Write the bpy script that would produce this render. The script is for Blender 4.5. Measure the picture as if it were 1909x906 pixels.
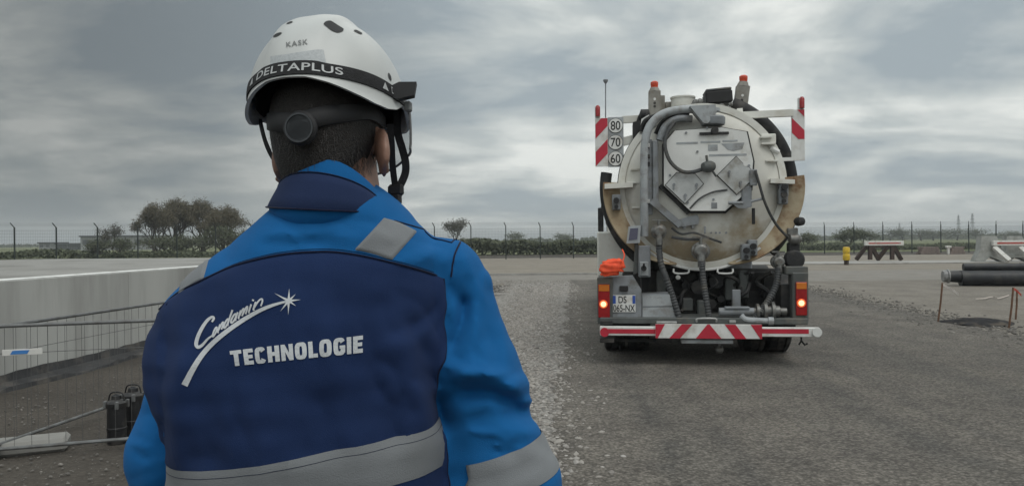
import bpy, bmesh, math, random
import numpy as np
from mathutils import Vector, Matrix
from mathutils.bvhtree import BVHTree

for o in list(bpy.data.objects): bpy.data.objects.remove(o, do_unlink=True)
scene = bpy.context.scene
COL = scene.collection
rad = math.radians
rng = random.Random(7)

# ------------------------------------------------------------------ camera
CAM_H, FPX, IW, IH = 1.55, 1400.0, 1909.0, 906.0
roll, pitch = rad(0.51), rad(0.18)
C_R = Vector((math.cos(roll), 0, -math.sin(roll)))
C_F = Vector((0, math.cos(pitch), -math.sin(pitch)))
C_U = C_R.cross(C_F).normalized()
C_R = C_F.cross(C_U).normalized()
CAM = Vector((0, 0, CAM_H))
cd = bpy.data.cameras.new('camera'); cam = bpy.data.objects.new('camera', cd); COL.objects.link(cam)
cd.sensor_width = 36.0; cd.lens = 36.0 * FPX / IW; cd.clip_start = 0.05; cd.clip_end = 9000
m = Matrix.Identity(4)
for i in range(3):
    m[i][0] = C_R[i]; m[i][1] = C_U[i]; m[i][2] = -C_F[i]; m[i][3] = CAM[i]
cam.matrix_world = m
scene.camera = cam

# ------------------------------------------------------------------ world: overcast sky
SUN_AZ, SUN_EL = rad(150), rad(60)            # azimuth measured from +Y towards +X
SUN_DIR = Vector((math.sin(SUN_AZ) * math.cos(SUN_EL), math.cos(SUN_AZ) * math.cos(SUN_EL), math.sin(SUN_EL)))
world = bpy.data.worlds.new('World'); scene.world = world; world.use_nodes = True
wt = world.node_tree; wt.nodes.clear()
def wn(t, **k):
    n = wt.nodes.new(t)
    for a, b in k.items(): setattr(n, a, b)
    return n
def wl(a, b): wt.links.new(a, b)
def wmath(op, a, b=None, c=None, clamp=False):
    n = wn('ShaderNodeMath', operation=op, use_clamp=clamp)
    for i, v in enumerate((a, b, c)):
        if v is None: continue
        if isinstance(v, (int, float)): n.inputs[i].default_value = v
        else: wl(v, n.inputs[i])
    return n.outputs[0]
wc = wn('ShaderNodeTexCoord')
sep = wn('ShaderNodeSeparateXYZ'); wl(wc.outputs['Generated'], sep.inputs[0])
zc = wmath('MAXIMUM', sep.outputs[2], 0.0)
den = wmath('ADD', zc, 0.20)
cu = wmath('DIVIDE', sep.outputs[0], den); cv = wmath('DIVIDE', sep.outputs[1], den)
comb = wn('ShaderNodeCombineXYZ'); wl(cu, comb.inputs[0]); wl(cv, comb.inputs[1])
def wnoise(scale, detail, rough, dist, off, sx=1.0, sy=1.0):
    mp = wn('ShaderNodeMapping'); wl(comb.outputs[0], mp.inputs[0])
    mp.inputs['Location'].default_value = off; mp.inputs['Scale'].default_value = (sx, sy, 1)
    n = wn('ShaderNodeTexNoise'); wl(mp.outputs[0], n.inputs['Vector'])
    n.inputs['Scale'].default_value = scale; n.inputs['Detail'].default_value = detail
    n.inputs['Roughness'].default_value = rough; n.inputs['Distortion'].default_value = dist
    return n.outputs['Fac']
n1 = wnoise(0.95, 8, 0.56, 0.45, (3.1, 1.7, 0))
n2 = wnoise(2.3, 8, 0.55, 0.3, (9.3, 4.2, 2), 0.8, 1.2)
nn = wmath('MULTIPLY_ADD', n1, 0.68, wmath('MULTIPLY', n2, 0.32))
ramp = wn('ShaderNodeValToRGB'); wl(nn, ramp.inputs[0])
el = ramp.color_ramp.elements
el[0].position = 0.42; el[0].color = (0.215, 0.250, 0.270, 1)
el[1].position = 0.59; el[1].color = (0.525, 0.538, 0.515, 1)
e = el.new(0.50); e.color = (0.332, 0.358, 0.355, 1)
# heavier cloud bank to the front left + overcast zenith gain (both plain functions of sky direction)
dotn = wn('ShaderNodeVectorMath', operation='DOT_PRODUCT'); wl(wc.outputs['Generated'], dotn.inputs[0])
dotn.inputs[1].default_value = Vector((math.sin(rad(-50)), math.cos(rad(-50)), 0.14)).normalized()
g1 = wn('ShaderNodeMapRange', interpolation_type='SMOOTHSTEP'); wl(dotn.outputs['Value'], g1.inputs[0])
g1.inputs[1].default_value = 0.62; g1.inputs[2].default_value = 0.98
g1.inputs[3].default_value = 1.52; g1.inputs[4].default_value = 0.62
g2 = wn('ShaderNodeMapRange', interpolation_type='SMOOTHSTEP'); wl(zc, g2.inputs[0])
g2.inputs[1].default_value = 0.22; g2.inputs[2].default_value = 0.95
g2.inputs[3].default_value = 1.0; g2.inputs[4].default_value = 1.75
gain = wmath('MULTIPLY', g1.outputs[0], g2.outputs[0])
mul = wn('ShaderNodeVectorMath', operation='SCALE'); wl(ramp.outputs[0], mul.inputs[0]); wl(gain, mul.inputs['Scale'])
sky = wn('ShaderNodeTexSky', sky_type='NISHITA'); sky.sun_disc = False
sky.sun_elevation = SUN_EL; sky.sun_rotation = SUN_AZ
b1 = wn('ShaderNodeBackground'); wl(mul.outputs[0], b1.inputs[0]); b1.inputs[1].default_value = 1.0
b2 = wn('ShaderNodeBackground'); wl(sky.outputs[0], b2.inputs[0]); b2.inputs[1].default_value = 0.07
mx = wn('ShaderNodeMixShader'); mx.inputs[0].default_value = 0.04
wl(b1.outputs[0], mx.inputs[1]); wl(b2.outputs[0], mx.inputs[2])
wo = wn('ShaderNodeOutputWorld'); wl(mx.outputs[0], wo.inputs[0])

# ------------------------------------------------------------------ sun through cloud
sd = bpy.data.lights.new('sun', 'SUN'); sd.energy = 1.0; sd.angle = rad(35); sd.color = (1.0, 0.97, 0.93)
sun = bpy.data.objects.new('sun', sd); COL.objects.link(sun)
sun.rotation_euler = (-SUN_DIR).to_track_quat('-Z', 'Y').to_euler()

scene.view_settings.view_transform = 'Standard'; scene.view_settings.look = 'None'
scene.view_settings.exposure = 0.16; scene.view_settings.gamma = 1.0
scene.view_settings.use_curve_mapping = False
scene.render.engine = 'CYCLES'

# ------------------------------------------------------------------ pixel <-> place
def ray(px, py):
    return (C_F + C_R * ((px - IW / 2) / FPX) + C_U * ((IH / 2 - py) / FPX))
def P(px, py, Y):
    d = ray(px, py); return CAM + d * (Y / d.y)
def G(px, py, z=0.0):
    d = ray(px, py); return CAM + d * ((z - CAM_H) / d.z)

# ------------------------------------------------------------------ materials
MATS = {}
def mat(name, c1, c2=None, scale=8.0, rough=0.7, metal=0.0, bump=0.0, bscale=None, detail=6, lo=0.38, hi=0.62,
        dirt=None, dscale=3.0, dlo=0.5, dhi=0.68, spec=0.4, rvar=0.0, stretch=None, zdirt=None):
    """two tone noise colour + optional dirt patches + fine relief"""
    if name in MATS: return MATS[name]
    M = bpy.data.materials.new(name); M.use_nodes = True; MATS[name] = M
    t = M.node_tree; N = t.nodes; L = t.links
    b = N['Principled BSDF']; b.inputs['Roughness'].default_value = rough; b.inputs['Metallic'].default_value = metal
    b.inputs['Specular IOR Level'].default_value = spec
    tc = N.new('ShaderNodeTexCoord'); vec = tc.outputs['Object']
    if stretch:
        mp = N.new('ShaderNodeMapping'); L.new(vec, mp.inputs[0]); mp.inputs['Scale'].default_value = stretch; vec = mp.outputs[0]
    def noise(s, d, off=0.0):
        n = N.new('ShaderNodeTexNoise'); L.new(vec, n.inputs['Vector'])
        n.inputs['Scale'].default_value = s; n.inputs['Detail'].default_value = d; n.inputs['Roughness'].default_value = 0.6
        return n
    if c2 is None: c2 = tuple(v * 0.82 for v in c1)
    n = noise(scale, detail)
    r = N.new('ShaderNodeValToRGB'); L.new(n.outputs['Fac'], r.inputs[0])
    r.color_ramp.elements[0].position = lo; r.color_ramp.elements[1].position = hi
    r.color_ramp.elements[0].color = (*c2, 1); r.color_ramp.elements[1].color = (*c1, 1)
    colr = r.outputs[0]
    if dirt:
        n2 = noise(dscale, 8)
        mr = N.new('ShaderNodeMapRange'); L.new(n2.outputs['Fac'], mr.inputs[0]); mr.inputs[1].default_value = dlo; mr.inputs[2].default_value = dhi
        fac = mr.outputs[0]
        if zdirt:                                   # splashed dirt builds up towards the bottom of the part
            sz = N.new('ShaderNodeSeparateXYZ'); L.new(tc.outputs['Object'], sz.inputs[0])
            mz = N.new('ShaderNodeMapRange'); L.new(sz.outputs[2], mz.inputs[0]); mz.inputs[1].default_value = zdirt[0]; mz.inputs[2].default_value = zdirt[1]; mz.inputs[3].default_value = 0.20; mz.inputs[4].default_value = -0.14
            ad = N.new('ShaderNodeMath'); L.new(n2.outputs['Fac'], ad.inputs[0]); L.new(mz.outputs[0], ad.inputs[1]); L.new(ad.outputs[0], mr.inputs[0])
        mxn = N.new('ShaderNodeMix'); mxn.data_type = 'RGBA'; L.new(mr.outputs[0], mxn.inputs[0])
        L.new(colr, mxn.inputs[6]); mxn.inputs[7].default_value = (*dirt, 1); colr = mxn.outputs[2]
    L.new(colr, b.inputs['Base Color'])
    if rvar:
        mr2 = N.new('ShaderNodeMapRange'); L.new(n.outputs['Fac'], mr2.inputs[0])
        mr2.inputs[3].default_value = rough - rvar; mr2.inputs[4].default_value = rough + rvar; L.new(mr2.outputs[0], b.inputs['Roughness'])
    if bump:
        n3 = noise(bscale or scale * 6, 5)
        bp = N.new('ShaderNodeBump'); bp.inputs['Strength'].default_value = bump; bp.inputs['Distance'].default_value = 0.01
        L.new(n3.outputs['Fac'], bp.inputs['Height']); L.new(bp.outputs[0], b.inputs['Normal'])
    return M

def emis(name, c, s):
    M = bpy.data.materials.new(name); M.use_nodes = True; b = M.node_tree.nodes['Principled BSDF']
    b.inputs['Base Color'].default_value = (*c, 1); b.inputs['Emission Color'].default_value = (*c, 1)
    b.inputs['Emission Strength'].default_value = s; return M

# ------------------------------------------------------------------ mesh helpers
class MB:
    def __init__(s): s.v = []; s.f = []
    def add(s, vs, fs):
        o = len(s.v); s.v += [tuple(v) for v in vs]; s.f += [tuple(i + o for i in f) for f in fs]; return s
    def box(s, a, b, bev=0.0, M=None):
        x0, y0, z0 = (min(a[i], b[i]) for i in range(3)); x1, y1, z1 = (max(a[i], b[i]) for i in range(3))
        if bev <= 0:
            vs = [(x0,y0,z0),(x1,y0,z0),(x1,y1,z0),(x0,y1,z0),(x0,y0,z1),(x1,y0,z1),(x1,y1,z1),(x0,y1,z1)]
            fs = [(0,3,2,1),(4,5,6,7),(0,1,5,4),(1,2,6,5),(2,3,7,6),(3,0,4,7)]
        else:
            bev = min(bev, 0.45 * min(x1-x0, y1-y0, z1-z0))
            bm = bmesh.new(); bmesh.ops.create_cube(bm, size=1)
            for v in bm.verts: v.co = Vector(((x0+x1)/2 + v.co.x*(x1-x0), (y0+y1)/2 + v.co.y*(y1-y0), (z0+z1)/2 + v.co.z*(z1-z0)))
            bmesh.ops.bevel(bm, geom=bm.edges[:], offset=bev, segments=1, affect='EDGES', profile=0.5)
            bm.verts.index_update(); vs = [v.co.copy() for v in bm.verts]; fs = [[v.index for v in f.verts] for f in bm.faces]; bm.free()
        if M: vs = [M @ Vector(v) for v in vs]
        return s.add(vs, fs)
    def obox(s, p, q, w, h, up=(0,0,1)):
        """bar of w x h section from p to q"""
        p, q = Vector(p), Vector(q); d = (q-p).normalized(); u = Vector(up)
        if abs(d.dot(u)) > 0.98: u = Vector((0,1,0))
        r = d.cross(u).normalized(); u = r.cross(d)
        vs = []
        for c in (p, q):
            for a, b in ((-1,-1),(1,-1),(1,1),(-1,1)): vs.append(c + r*(a*w/2) + u*(b*h/2))
        return s.add(vs, [(0,1,2,3),(7,6,5,4),(0,4,5,1),(1,5,6,2),(2,6,7,3),(3,7,4,0)])
    def tube(s, pts, r, n=10, cap=True):
        pts = [Vector(p) for p in pts]; rs = r if isinstance(r, (list, tuple)) else [r]*len(pts)
        t0 = (pts[1]-pts[0]).normalized(); u = Vector((0,0,1)) if abs(t0.z) < 0.9 else Vector((1,0,0))
        u = (u - t0*u.dot(t0)).normalized(); vs = []; k = len(pts)
        for i, p in enumerate(pts):
            t = (pts[min(i+1,k-1)] - pts[max(i-1,0)]).normalized()
            u = (u - t*u.dot(t)).normalized(); w = t.cross(u)
            for j in range(n):
                a = 2*math.pi*j/n; vs.append(p + (u*math.cos(a) + w*math.sin(a))*rs[i])
        fs = [(i*n+j, i*n+(j+1)%n, (i+1)*n+(j+1)%n, (i+1)*n+j) for i in range(k-1) for j in range(n)]
        if cap: fs += [tuple(range(n-1,-1,-1)), tuple(range((k-1)*n, k*n))]
        return s.add(vs, fs)
    def cyl(s, p, q, r, n=16, r2=None): return s.tube([p, q], [r, r if r2 is None else r2], n)
    def prism(s, poly, o, ux, uy, uz, depth):
        """polygon (2d) in plane o+ux*x+uy*y, thickness depth along uz"""
        o, ux, uy, uz = Vector(o), Vector(ux), Vector(uy), Vector(uz); n = len(poly)
        a = sum(poly[i][0]*poly[(i+1)%n][1]-poly[(i+1)%n][0]*poly[i][1] for i in range(n))
        if (a < 0) != (ux.cross(uy).dot(uz) < 0): poly = poly[::-1]
        vs = [o+ux*x+uy*y for x,y in poly] + [o+ux*x+uy*y+uz*depth for x,y in poly]
        fs = [tuple(range(n-1,-1,-1)), tuple(range(n,2*n))] + [(i,(i+1)%n,(i+1)%n+n,i+n) for i in range(n)]
        return s.add(vs, fs)
    def lathe(s, prof, o, axis, n=32, ref=(0,0,1)):
        """prof: list of (r, h) along axis"""
        o, axis = Vector(o), Vector(axis).normalized(); u = Vector(ref)
        if abs(u.dot(axis)) > 0.95: u = Vector((1,0,0))
        u = (u-axis*u.dot(axis)).normalized(); w = axis.cross(u); vs = []
        for r, h in prof:
            for j in range(n):
                a = 2*math.pi*j/n; vs.append(o+axis*h+(u*math.cos(a)+w*math.sin(a))*max(r,1e-4))
        k = len(prof); fs = [(i*n+j,i*n+(j+1)%n,(i+1)*n+(j+1)%n,(i+1)*n+j) for i in range(k-1) for j in range(n)]
        if prof[0][0] > 2e-3: fs.append(tuple(range(n-1,-1,-1)))
        if prof[-1][0] > 2e-3: fs.append(tuple(range((k-1)*n,k*n)))
        return s.add(vs, fs)
    def sheet(s, rows, flip=False):
        nr, nc = len(rows), len(rows[0]); vs = [p for r in rows for p in r]
        fs = [(i*nc+j,i*nc+j+1,(i+1)*nc+j+1,(i+1)*nc+j) for i in range(nr-1) for j in range(nc-1)]
        if flip: fs = [f[::-1] for f in fs]
        return s.add(vs, fs)
    def mesh(s, name, material=None, smooth=35, fix=True):
        me = bpy.data.meshes.new(name); me.from_pydata([tuple(v) for v in s.v], [], s.f)
        if fix and len(s.f) < 20000:
            bm = bmesh.new(); bm.from_mesh(me); bmesh.ops.recalc_face_normals(bm, faces=bm.faces[:]); bm.to_mesh(me); bm.free()
        if material: me.materials.append(material)
        if smooth:
            me.polygons.foreach_set('use_smooth', [True]*len(me.polygons))
            if smooth < 180: me.set_sharp_from_angle(angle=rad(smooth))
        me.update(); return me
    def build(s, name, material, parent=None, smooth=35, fix=True, loc=None):
        o = bpy.data.objects.new(name, s.mesh(name, material, smooth, fix)); COL.objects.link(o)
        if parent: o.parent = parent
        if loc: o.location = loc
        return o

def root(name, label, cat, loc=(0,0,0), rotz=0.0, group=None):
    o = bpy.data.objects.new(name, None); COL.objects.link(o); o.location = loc; o.rotation_euler = (0,0,rotz)
    o.empty_display_size = 0.2
    return tag(o, label, cat, group)
def tag(o, label=None, cat=None, group=None, kind=None):
    if label: o['label'] = label
    if cat: o['category'] = cat
    if group: o['group'] = group
    if kind: o['kind'] = kind
    return o
def copy_tree(o, parent=None):
    c = o.copy(); COL.objects.link(c); c.parent = parent
    for ch in list(o.children): copy_tree(ch, c)
    return c

def smooth_path(pts, n=8):
    """Catmull-Rom through points"""
    pts = [Vector(p) for p in pts]
    if len(pts) < 3: return pts
    out = []; k = len(pts)
    for i in range(k-1):
        p0, p1, p2, p3 = pts[max(i-1,0)], pts[i], pts[i+1], pts[min(i+2,k-1)]
        for j in range(n):
            t = j/n
            out.append(0.5*((2*p1)+(p2-p0)*t+(2*p0-5*p1+4*p2-p3)*t*t+(3*p1-p0-3*p2+p3)*t**3))
    out.append(pts[-1]); return out
def interp(pts, t):
    """pts: [(t, v...)] piecewise linear, returns tuple"""
    if t <= pts[0][0]: return pts[0][1:]
    for a, b in zip(pts, pts[1:]):
        if t <= b[0]:
            k = (t-a[0])/(b[0]-a[0]); return tuple(x+(y-x)*k for x, y in zip(a[1:], b[1:]))
    return pts[-1][1:]
def clip_poly(poly, x0, y0, x1, y1):
    def half(pl, f):
        out = []
        for i in range(len(pl)):
            a, b = pl[i], pl[(i+1)%len(pl)]; fa, fb = f(a), f(b)
            if fa >= 0: out.append(a)
            if (fa >= 0) != (fb >= 0):
                k = fa/(fa-fb); out.append((a[0]+(b[0]-a[0])*k, a[1]+(b[1]-a[1])*k))
        return out
    for f in (lambda p: p[0]-x0, lambda p: x1-p[0], lambda p: p[1]-y0, lambda p: y1-p[1]):
        poly = half(poly, f)
        if len(poly) < 3: return []
    return poly
_tcache = {}
def text_geo(body, bold=0.0, spacing=1.0):
    """filled lettering as (verts2d normalised to its own box, faces, aspect)"""
    key = (body, bold, spacing)
    if key in _tcache: return _tcache[key]
    c = bpy.data.curves.new('lettering', 'FONT'); c.body = body; c.size = 1.0; c.offset = bold; c.space_character = spacing
    c.resolution_u = 6
    o = bpy.data.objects.new('lettering', c); COL.objects.link(o)
    dg = bpy.context.evaluated_depsgraph_get(); me = bpy.data.meshes.new_from_object(o.evaluated_get(dg))
    bm = bmesh.new(); bm.from_mesh(me); bmesh.ops.triangulate(bm, faces=bm.faces[:])
    bm.verts.index_update()
    vs = [(v.co.x, v.co.y) for v in bm.verts]; fs = [tuple(v.index for v in f.verts) for f in bm.faces]; bm.free()
    bpy.data.objects.remove(o, do_unlink=True); bpy.data.curves.remove(c); bpy.data.meshes.remove(me)
    x0 = min(v[0] for v in vs); x1 = max(v[0] for v in vs); y0 = min(v[1] for v in vs); y1 = max(v[1] for v in vs)
    vs = [((x-x0)/(x1-x0), (y-y0)/(y1-y0)) for x, y in vs]
    _tcache[key] = (vs, fs, (x1-x0)/(y1-y0)); return _tcache[key]
def text_plane(mb, body, o, ux, uy, w, h, bold=0.0, spacing=1.0):
    vs, fs, _ = text_geo(body, bold, spacing); o, ux, uy = Vector(o), Vector(ux), Vector(uy)
    mb.add([o+ux*(x*w)+uy*(y*h) for x, y in vs], fs)
# ================================================================== ground, road, platform
ROAD_K = 0.085                                   # road heading: x = c + ROAD_K*y
RD = Vector((ROAD_K, 1, 0)).normalized(); RP = Vector((RD.y, -RD.x, 0))   # along / to the right

def surf_mat(name, tones, grain, stones=0.0, rough=0.9, bump=0.6, big=0.25, damp=None, sscale=34.0, tracks=None):
    """ground surfaces: broad patches, fine grain, stone speckle"""
    M = bpy.data.materials.new(name); M.use_nodes = True; t = M.node_tree; N = t.nodes; L = t.links
    b = N['Principled BSDF']; b.inputs['Roughness'].default_value = rough; b.inputs['Specular IOR Level'].default_value = 0.25
    tc = N.new('ShaderNodeTexCoord'); V = tc.outputs['Object']
    def noise(s, d=6, r=0.6, vec=V):
        n = N.new('ShaderNodeTexNoise'); L.new(vec, n.inputs['Vector']); n.inputs['Scale'].default_value = s
        n.inputs['Detail'].default_value = d; n.inputs['Roughness'].default_value = r; return n.outputs['Fac']
    def mixc(f, a, c, blend='MIX'):
        k = N.new('ShaderNodeMix'); k.data_type = 'RGBA'; k.blend_type = blend
        if isinstance(f, float): k.inputs[0].default_value = f
        else: L.new(f, k.inputs[0])
        for i, v in ((6, a), (7, c)):
            if isinstance(v, tuple): k.inputs[i].default_value = (*v, 1)
            else: L.new(v, k.inputs[i])
        return k.outputs[2]
    def rng_(f, a, c, lo=0.0, hi=1.0):
        k = N.new('ShaderNodeMapRange'); L.new(f, k.inputs[0]); k.inputs[1].default_value = a; k.inputs[2].default_value = c
        k.inputs[3].default_value = lo; k.inputs[4].default_value = hi; return k.outputs[0]
    c = mixc(rng_(noise(big, 8), 0.38, 0.62), tones[0], tones[1])
    c = mixc(rng_(noise(big*7, 8), 0.42, 0.66), c, tones[2])
    if tracks:                                     # wheel-polished lanes running along the road
        mp = N.new('ShaderNodeMapping'); L.new(V, mp.inputs[0]); mp.inputs['Rotation'].default_value = (0, 0, math.atan(ROAD_K))
        mp.inputs['Scale'].default_value = (1.0, 0.035, 1.0)
        c = mixc(rng_(noise(1.1, 6, 0.6, mp.outputs[0]), 0.44, 0.66, 0.0, 0.75), c, tracks)
        sx = N.new('ShaderNodeSeparateXYZ'); L.new(V, sx.inputs[0])
        u_ = N.new('ShaderNodeMath'); u_.operation = 'MULTIPLY_ADD'; L.new(sx.outputs[1], u_.inputs[0]); u_.inputs[1].default_value = -ROAD_K; L.new(sx.outputs[0], u_.inputs[2])
        wob = N.new('ShaderNodeMath'); wob.operation = 'MULTIPLY_ADD'; L.new(noise(0.35, 3), wob.inputs[0]); wob.inputs[1].default_value = 0.7; L.new(u_.outputs[0], wob.inputs[2])
        for cen, wid, amt in ((0.95, 0.20, .80), (1.45, 0.12, .55), (2.95, 0.22, .70), (3.5, 0.12, .45), (4.6, 0.26, .45), (5.9, 0.24, .40)):
            d_ = N.new('ShaderNodeMath'); d_.operation = 'SUBTRACT'; L.new(wob.outputs[0], d_.inputs[0]); d_.inputs[1].default_value = cen
            ab = N.new('ShaderNodeMath'); ab.operation = 'ABSOLUTE'; L.new(d_.outputs[0], ab.inputs[0])
            f_ = N.new('ShaderNodeMath'); f_.operation = 'MULTIPLY'; L.new(rng_(ab.outputs[0], wid, 0.0, 0.0, amt), f_.inputs[0]); L.new(rng_(noise(2.2, 6), 0.35, 0.6), f_.inputs[1])
            c = mixc(f_.outputs[0], c, (0.07,0.067,0.063))
    g = noise(grain, 4, 0.75)
    c = mixc(rng_(g, 0.25, 0.75, 0.0, 1.0), c, mixc(1.0, c, (1.55, 1.55, 1.55), 'MULTIPLY'))
    hgt = g
    if stones:
        vo = N.new('ShaderNodeTexVoronoi'); L.new(V, vo.inputs['Vector']); vo.inputs['Scale'].default_value = sscale
        vo.inputs['Randomness'].default_value = 1.0
        sp = N.new('ShaderNodeSeparateColor'); L.new(vo.outputs['Color'], sp.inputs[0])
        sm = rng_(sp.outputs[0], 0.0, 1.0, 0.55, 1.45)
        cc = N.new('ShaderNodeCombineColor')
        for i in range(3): L.new(sm, cc.inputs[i])
        c2 = mixc(1.0, c, cc.outputs[0], 'MULTIPLY')
        edge = rng_(vo.outputs['Distance'], 0.25, 0.75, 1.0, 0.55)
        ce = N.new('ShaderNodeCombineColor')
        for i in range(3): L.new(edge, ce.inputs[i])
        c2 = mixc(1.0, c2, ce.outputs[0], 'MULTIPLY')
        c = mixc(stones, c, c2)
        hh = N.new('ShaderNodeMath'); hh.operation = 'SUBTRACT'; L.new(g, hh.inputs[0]); L.new(vo.outputs['Distance'], hh.inputs[1]); hgt = hh.outputs[0]
    if damp: c = mixc(rng_(noise(0.45, 8, 0.65), 0.55, 0.7, 0.0, 0.8), c, damp)
    L.new(c, b.inputs['Base Color'])
    bp = N.new('ShaderNodeBump'); bp.inputs['Strength'].default_value = bump; bp.inputs['Distance'].default_value = 0.02
    L.new(hgt, bp.inputs['Height']); L.new(bp.outputs[0], b.inputs['Normal'])
    return M

M_soil = surf_mat('bare_soil', ((0.056,0.049,0.041),(0.071,0.062,0.053),(0.046,0.040,0.034)), 45, 0.35, big=0.12, damp=(0.048,0.042,0.037))
M_road = surf_mat('gravel_asphalt', ((0.129,0.116,0.100),(0.158,0.144,0.126),(0.101,0.091,0.081)), 60, 0.85, bump=0.7, big=0.2, tracks=(0.095,0.089,0.081), sscale=42)
M_verge = surf_mat('crushed_stone', ((0.245,0.231,0.212),(0.277,0.263,0.245),(0.196,0.182,0.166)), 40, 0.9, bump=1.0, big=0.4, sscale=26)
M_sand = surf_mat('pale_hardcore', ((0.176,0.157,0.130),(0.195,0.176,0.148),(0.148,0.131,0.110)), 8, 0.2, big=0.1)
M_yard = surf_mat('trodden_yard', ((0.140,0.127,0.109),(0.166,0.151,0.131),(0.119,0.106,0.090)), 18, 0.3, big=0.14, damp=(0.105,0.095,0.085), sscale=20)
M_cross = surf_mat('worn_track', ((0.168,0.157,0.141),(0.188,0.176,0.160),(0.152,0.141,0.125)), 20, 0.2, big=0.15)
M_field = surf_mat('field', ((0.075,0.095,0.04),(0.10,0.115,0.05),(0.12,0.115,0.065)), 1.5, 0.0, big=0.02)

def strip(name, left, right, z, material, ys, jl=0.0, jr=0.0, nx=2, seed=1):
    """sheet between x=left(y) and x=right(y) with ragged edges"""
    r = random.Random(seed); mb = MB(); rows = []
    a = b = 0.0
    for y in ys:
        a = a*0.6 + r.uniform(-jl, jl); b = b*0.6 + r.uniform(-jr, jr)
        xl, xr = left(y)+a, right(y)+b
        rows.append([(xl+(xr-xl)*i/(nx-1), y, z) for i in range(nx)])
    return tag(mb.sheet(rows).build(name, material, None, 0, fix=False), kind='structure')

def frange(a, b, n): return [a+(b-a)*i/(n-1) for i in range(n)]
def geo(a, b, n): return [a*(b/a)**(i/(n-1)) for i in range(n)]
mb = MB()
# one sheet to the horizon, finer near the camera, gently uneven soil
ys = [-60,-20,-5] + geo(0.5, 6000, 90); xs0 = [-1.0,-0.75,-0.5,-0.3,-0.2,-0.1,-0.05,0,0.05,0.1,0.2,0.3,0.5,0.75,1.0]
rows = [[(x*(60+max(y,0)*1.6), y, 0.0) for x in xs0] for y in ys]
tag(mb.sheet(rows).build('ground', M_soil, None, 0, fix=False), kind='structure')
strip('field', lambda y: -1500, lambda y: 2500, 0.02, M_field, [66+14, 200, 800, 3000], seed=3)
strip('hardstanding', lambda y: -30, lambda y: 60, 0.004, M_sand, frange(26, 66, 40), 0.3, 0.3, nx=12, seed=4)
strip('cross_track', lambda y: -25, lambda y: 45, 0.008, M_cross, frange(27, 35.5, 20), 0.2, 0.2, nx=12, seed=5)
strip('gravel_verge', lambda y: -1.95+ROAD_K*y-0.02*(y-4), lambda y: -0.1+ROAD_K*y, 0.012, M_verge, frange(1.0, 27, 260), 0.22, 0.02, nx=4, seed=6)
strip('road', lambda y: -0.22+ROAD_K*y, lambda y: 6.85+ROAD_K*y, 0.016, M_road, frange(-8, 29, 300), 0.07, 0.12, nx=8, seed=8)
strip('yard', lambda y: 6.6+ROAD_K*y, lambda y: 60, 0.006, M_yard, frange(1, 27.5, 90), 0.16, 0.2, nx=8, seed=9)

# concrete apron in front of the buffer stops, low concrete edging
M_conc = mat('weathered_concrete', (0.33,0.32,0.30), (0.25,0.24,0.225), 1.6, 0.85, bump=0.25, bscale=30, dirt=(0.17,0.16,0.14), dscale=0.9, dlo=0.56, dhi=0.72)
M_concp = mat('platform_concrete', (0.44,0.44,0.42), (0.37,0.37,0.355), 0.7, 0.9, bump=0.2, bscale=24, dirt=(0.25,0.245,0.23), dscale=1.3, dlo=0.48, dhi=0.74, stretch=(1,1,0.14))
M_pdeck = mat('platform_deck', (0.27,0.265,0.25), (0.22,0.215,0.20), 0.8, 0.9, bump=0.2, bscale=24, dirt=(0.16,0.155,0.145), dscale=0.7, dlo=0.5, dhi=0.7)
M_white = mat('white_paint_worn', (0.72,0.72,0.70), (0.62,0.62,0.60), 6, 0.75, dirt=(0.36,0.35,0.33), dscale=5)
mb = MB(); mb.box((11, 43.5, 0), (75, 47.5, 0.07), 0.02); tag(mb.build('concrete_apron', M_conc), kind='structure')
mb = MB()
a, b = G(905, 514), G(1130, 512)
for i in range(12):
    p = a.lerp(b, i/12); q = a.lerp(b, (i+0.97)/12); mb.obox(p+Vector((0,0,0.045)), q+Vector((0,0,0.045)), 0.16, 0.09)
tag(mb.build('kerb', M_conc), kind='structure')

# raised loading platform on the left: concrete face panels, painted edge line
PH = 1.16
plat = root('loading_platform', 'long raised concrete loading platform with white painted edge line, far left', 'platform', (-6.25, 0, 0), -math.atan(ROAD_K))
def plat_face(y): return 0.0
mb = MB(); mb.box((-9.0, -4, 0), (-0.13, 20.2, PH-0.003), 0.0); mb.build('deck', M_pdeck, plat)
L0, n = -4.0, 10
for i in range(n):
    y0 = L0 + i*2.42; mb = MB(); mb.box((-0.127, y0+0.006, 0.02), (0.0+0.004*((i*7)%3-1), y0+2.42-0.006, PH), 0.008)
    mb.build('face_panel', M_concp, plat)
mb = MB(); mb.box((-0.30, -4, PH+0.002), (-0.01, 20.2, PH+0.006)); mb.build('edge_line', M_white, plat)
M_tar = mat('bitumen_sheet', (0.045,0.045,0.047), (0.025,0.025,0.027), 4, 0.7, bump=0.5, bscale=25, dirt=(0.10,0.09,0.08), dscale=3)
mb = MB(); r_ = random.Random(4); rows = []
for i in range(120):
    y = -4 + i*0.2; w = 0.20+0.05*math.sin(i*0.31)+r_.uniform(-.025,.025)
    rows.append([(0.012, y, 0.15+r_.uniform(-.012,.012)), (0.03, y, 0.06), (0.06+w*0.4, y, 0.035+r_.uniform(0,.02)), (w+0.05, y, 0.03+r_.uniform(-.015,.03)), (w+0.06, y, 0.0)])
mb.sheet(rows).build('bitumen_flashing', M_tar, plat)

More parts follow.
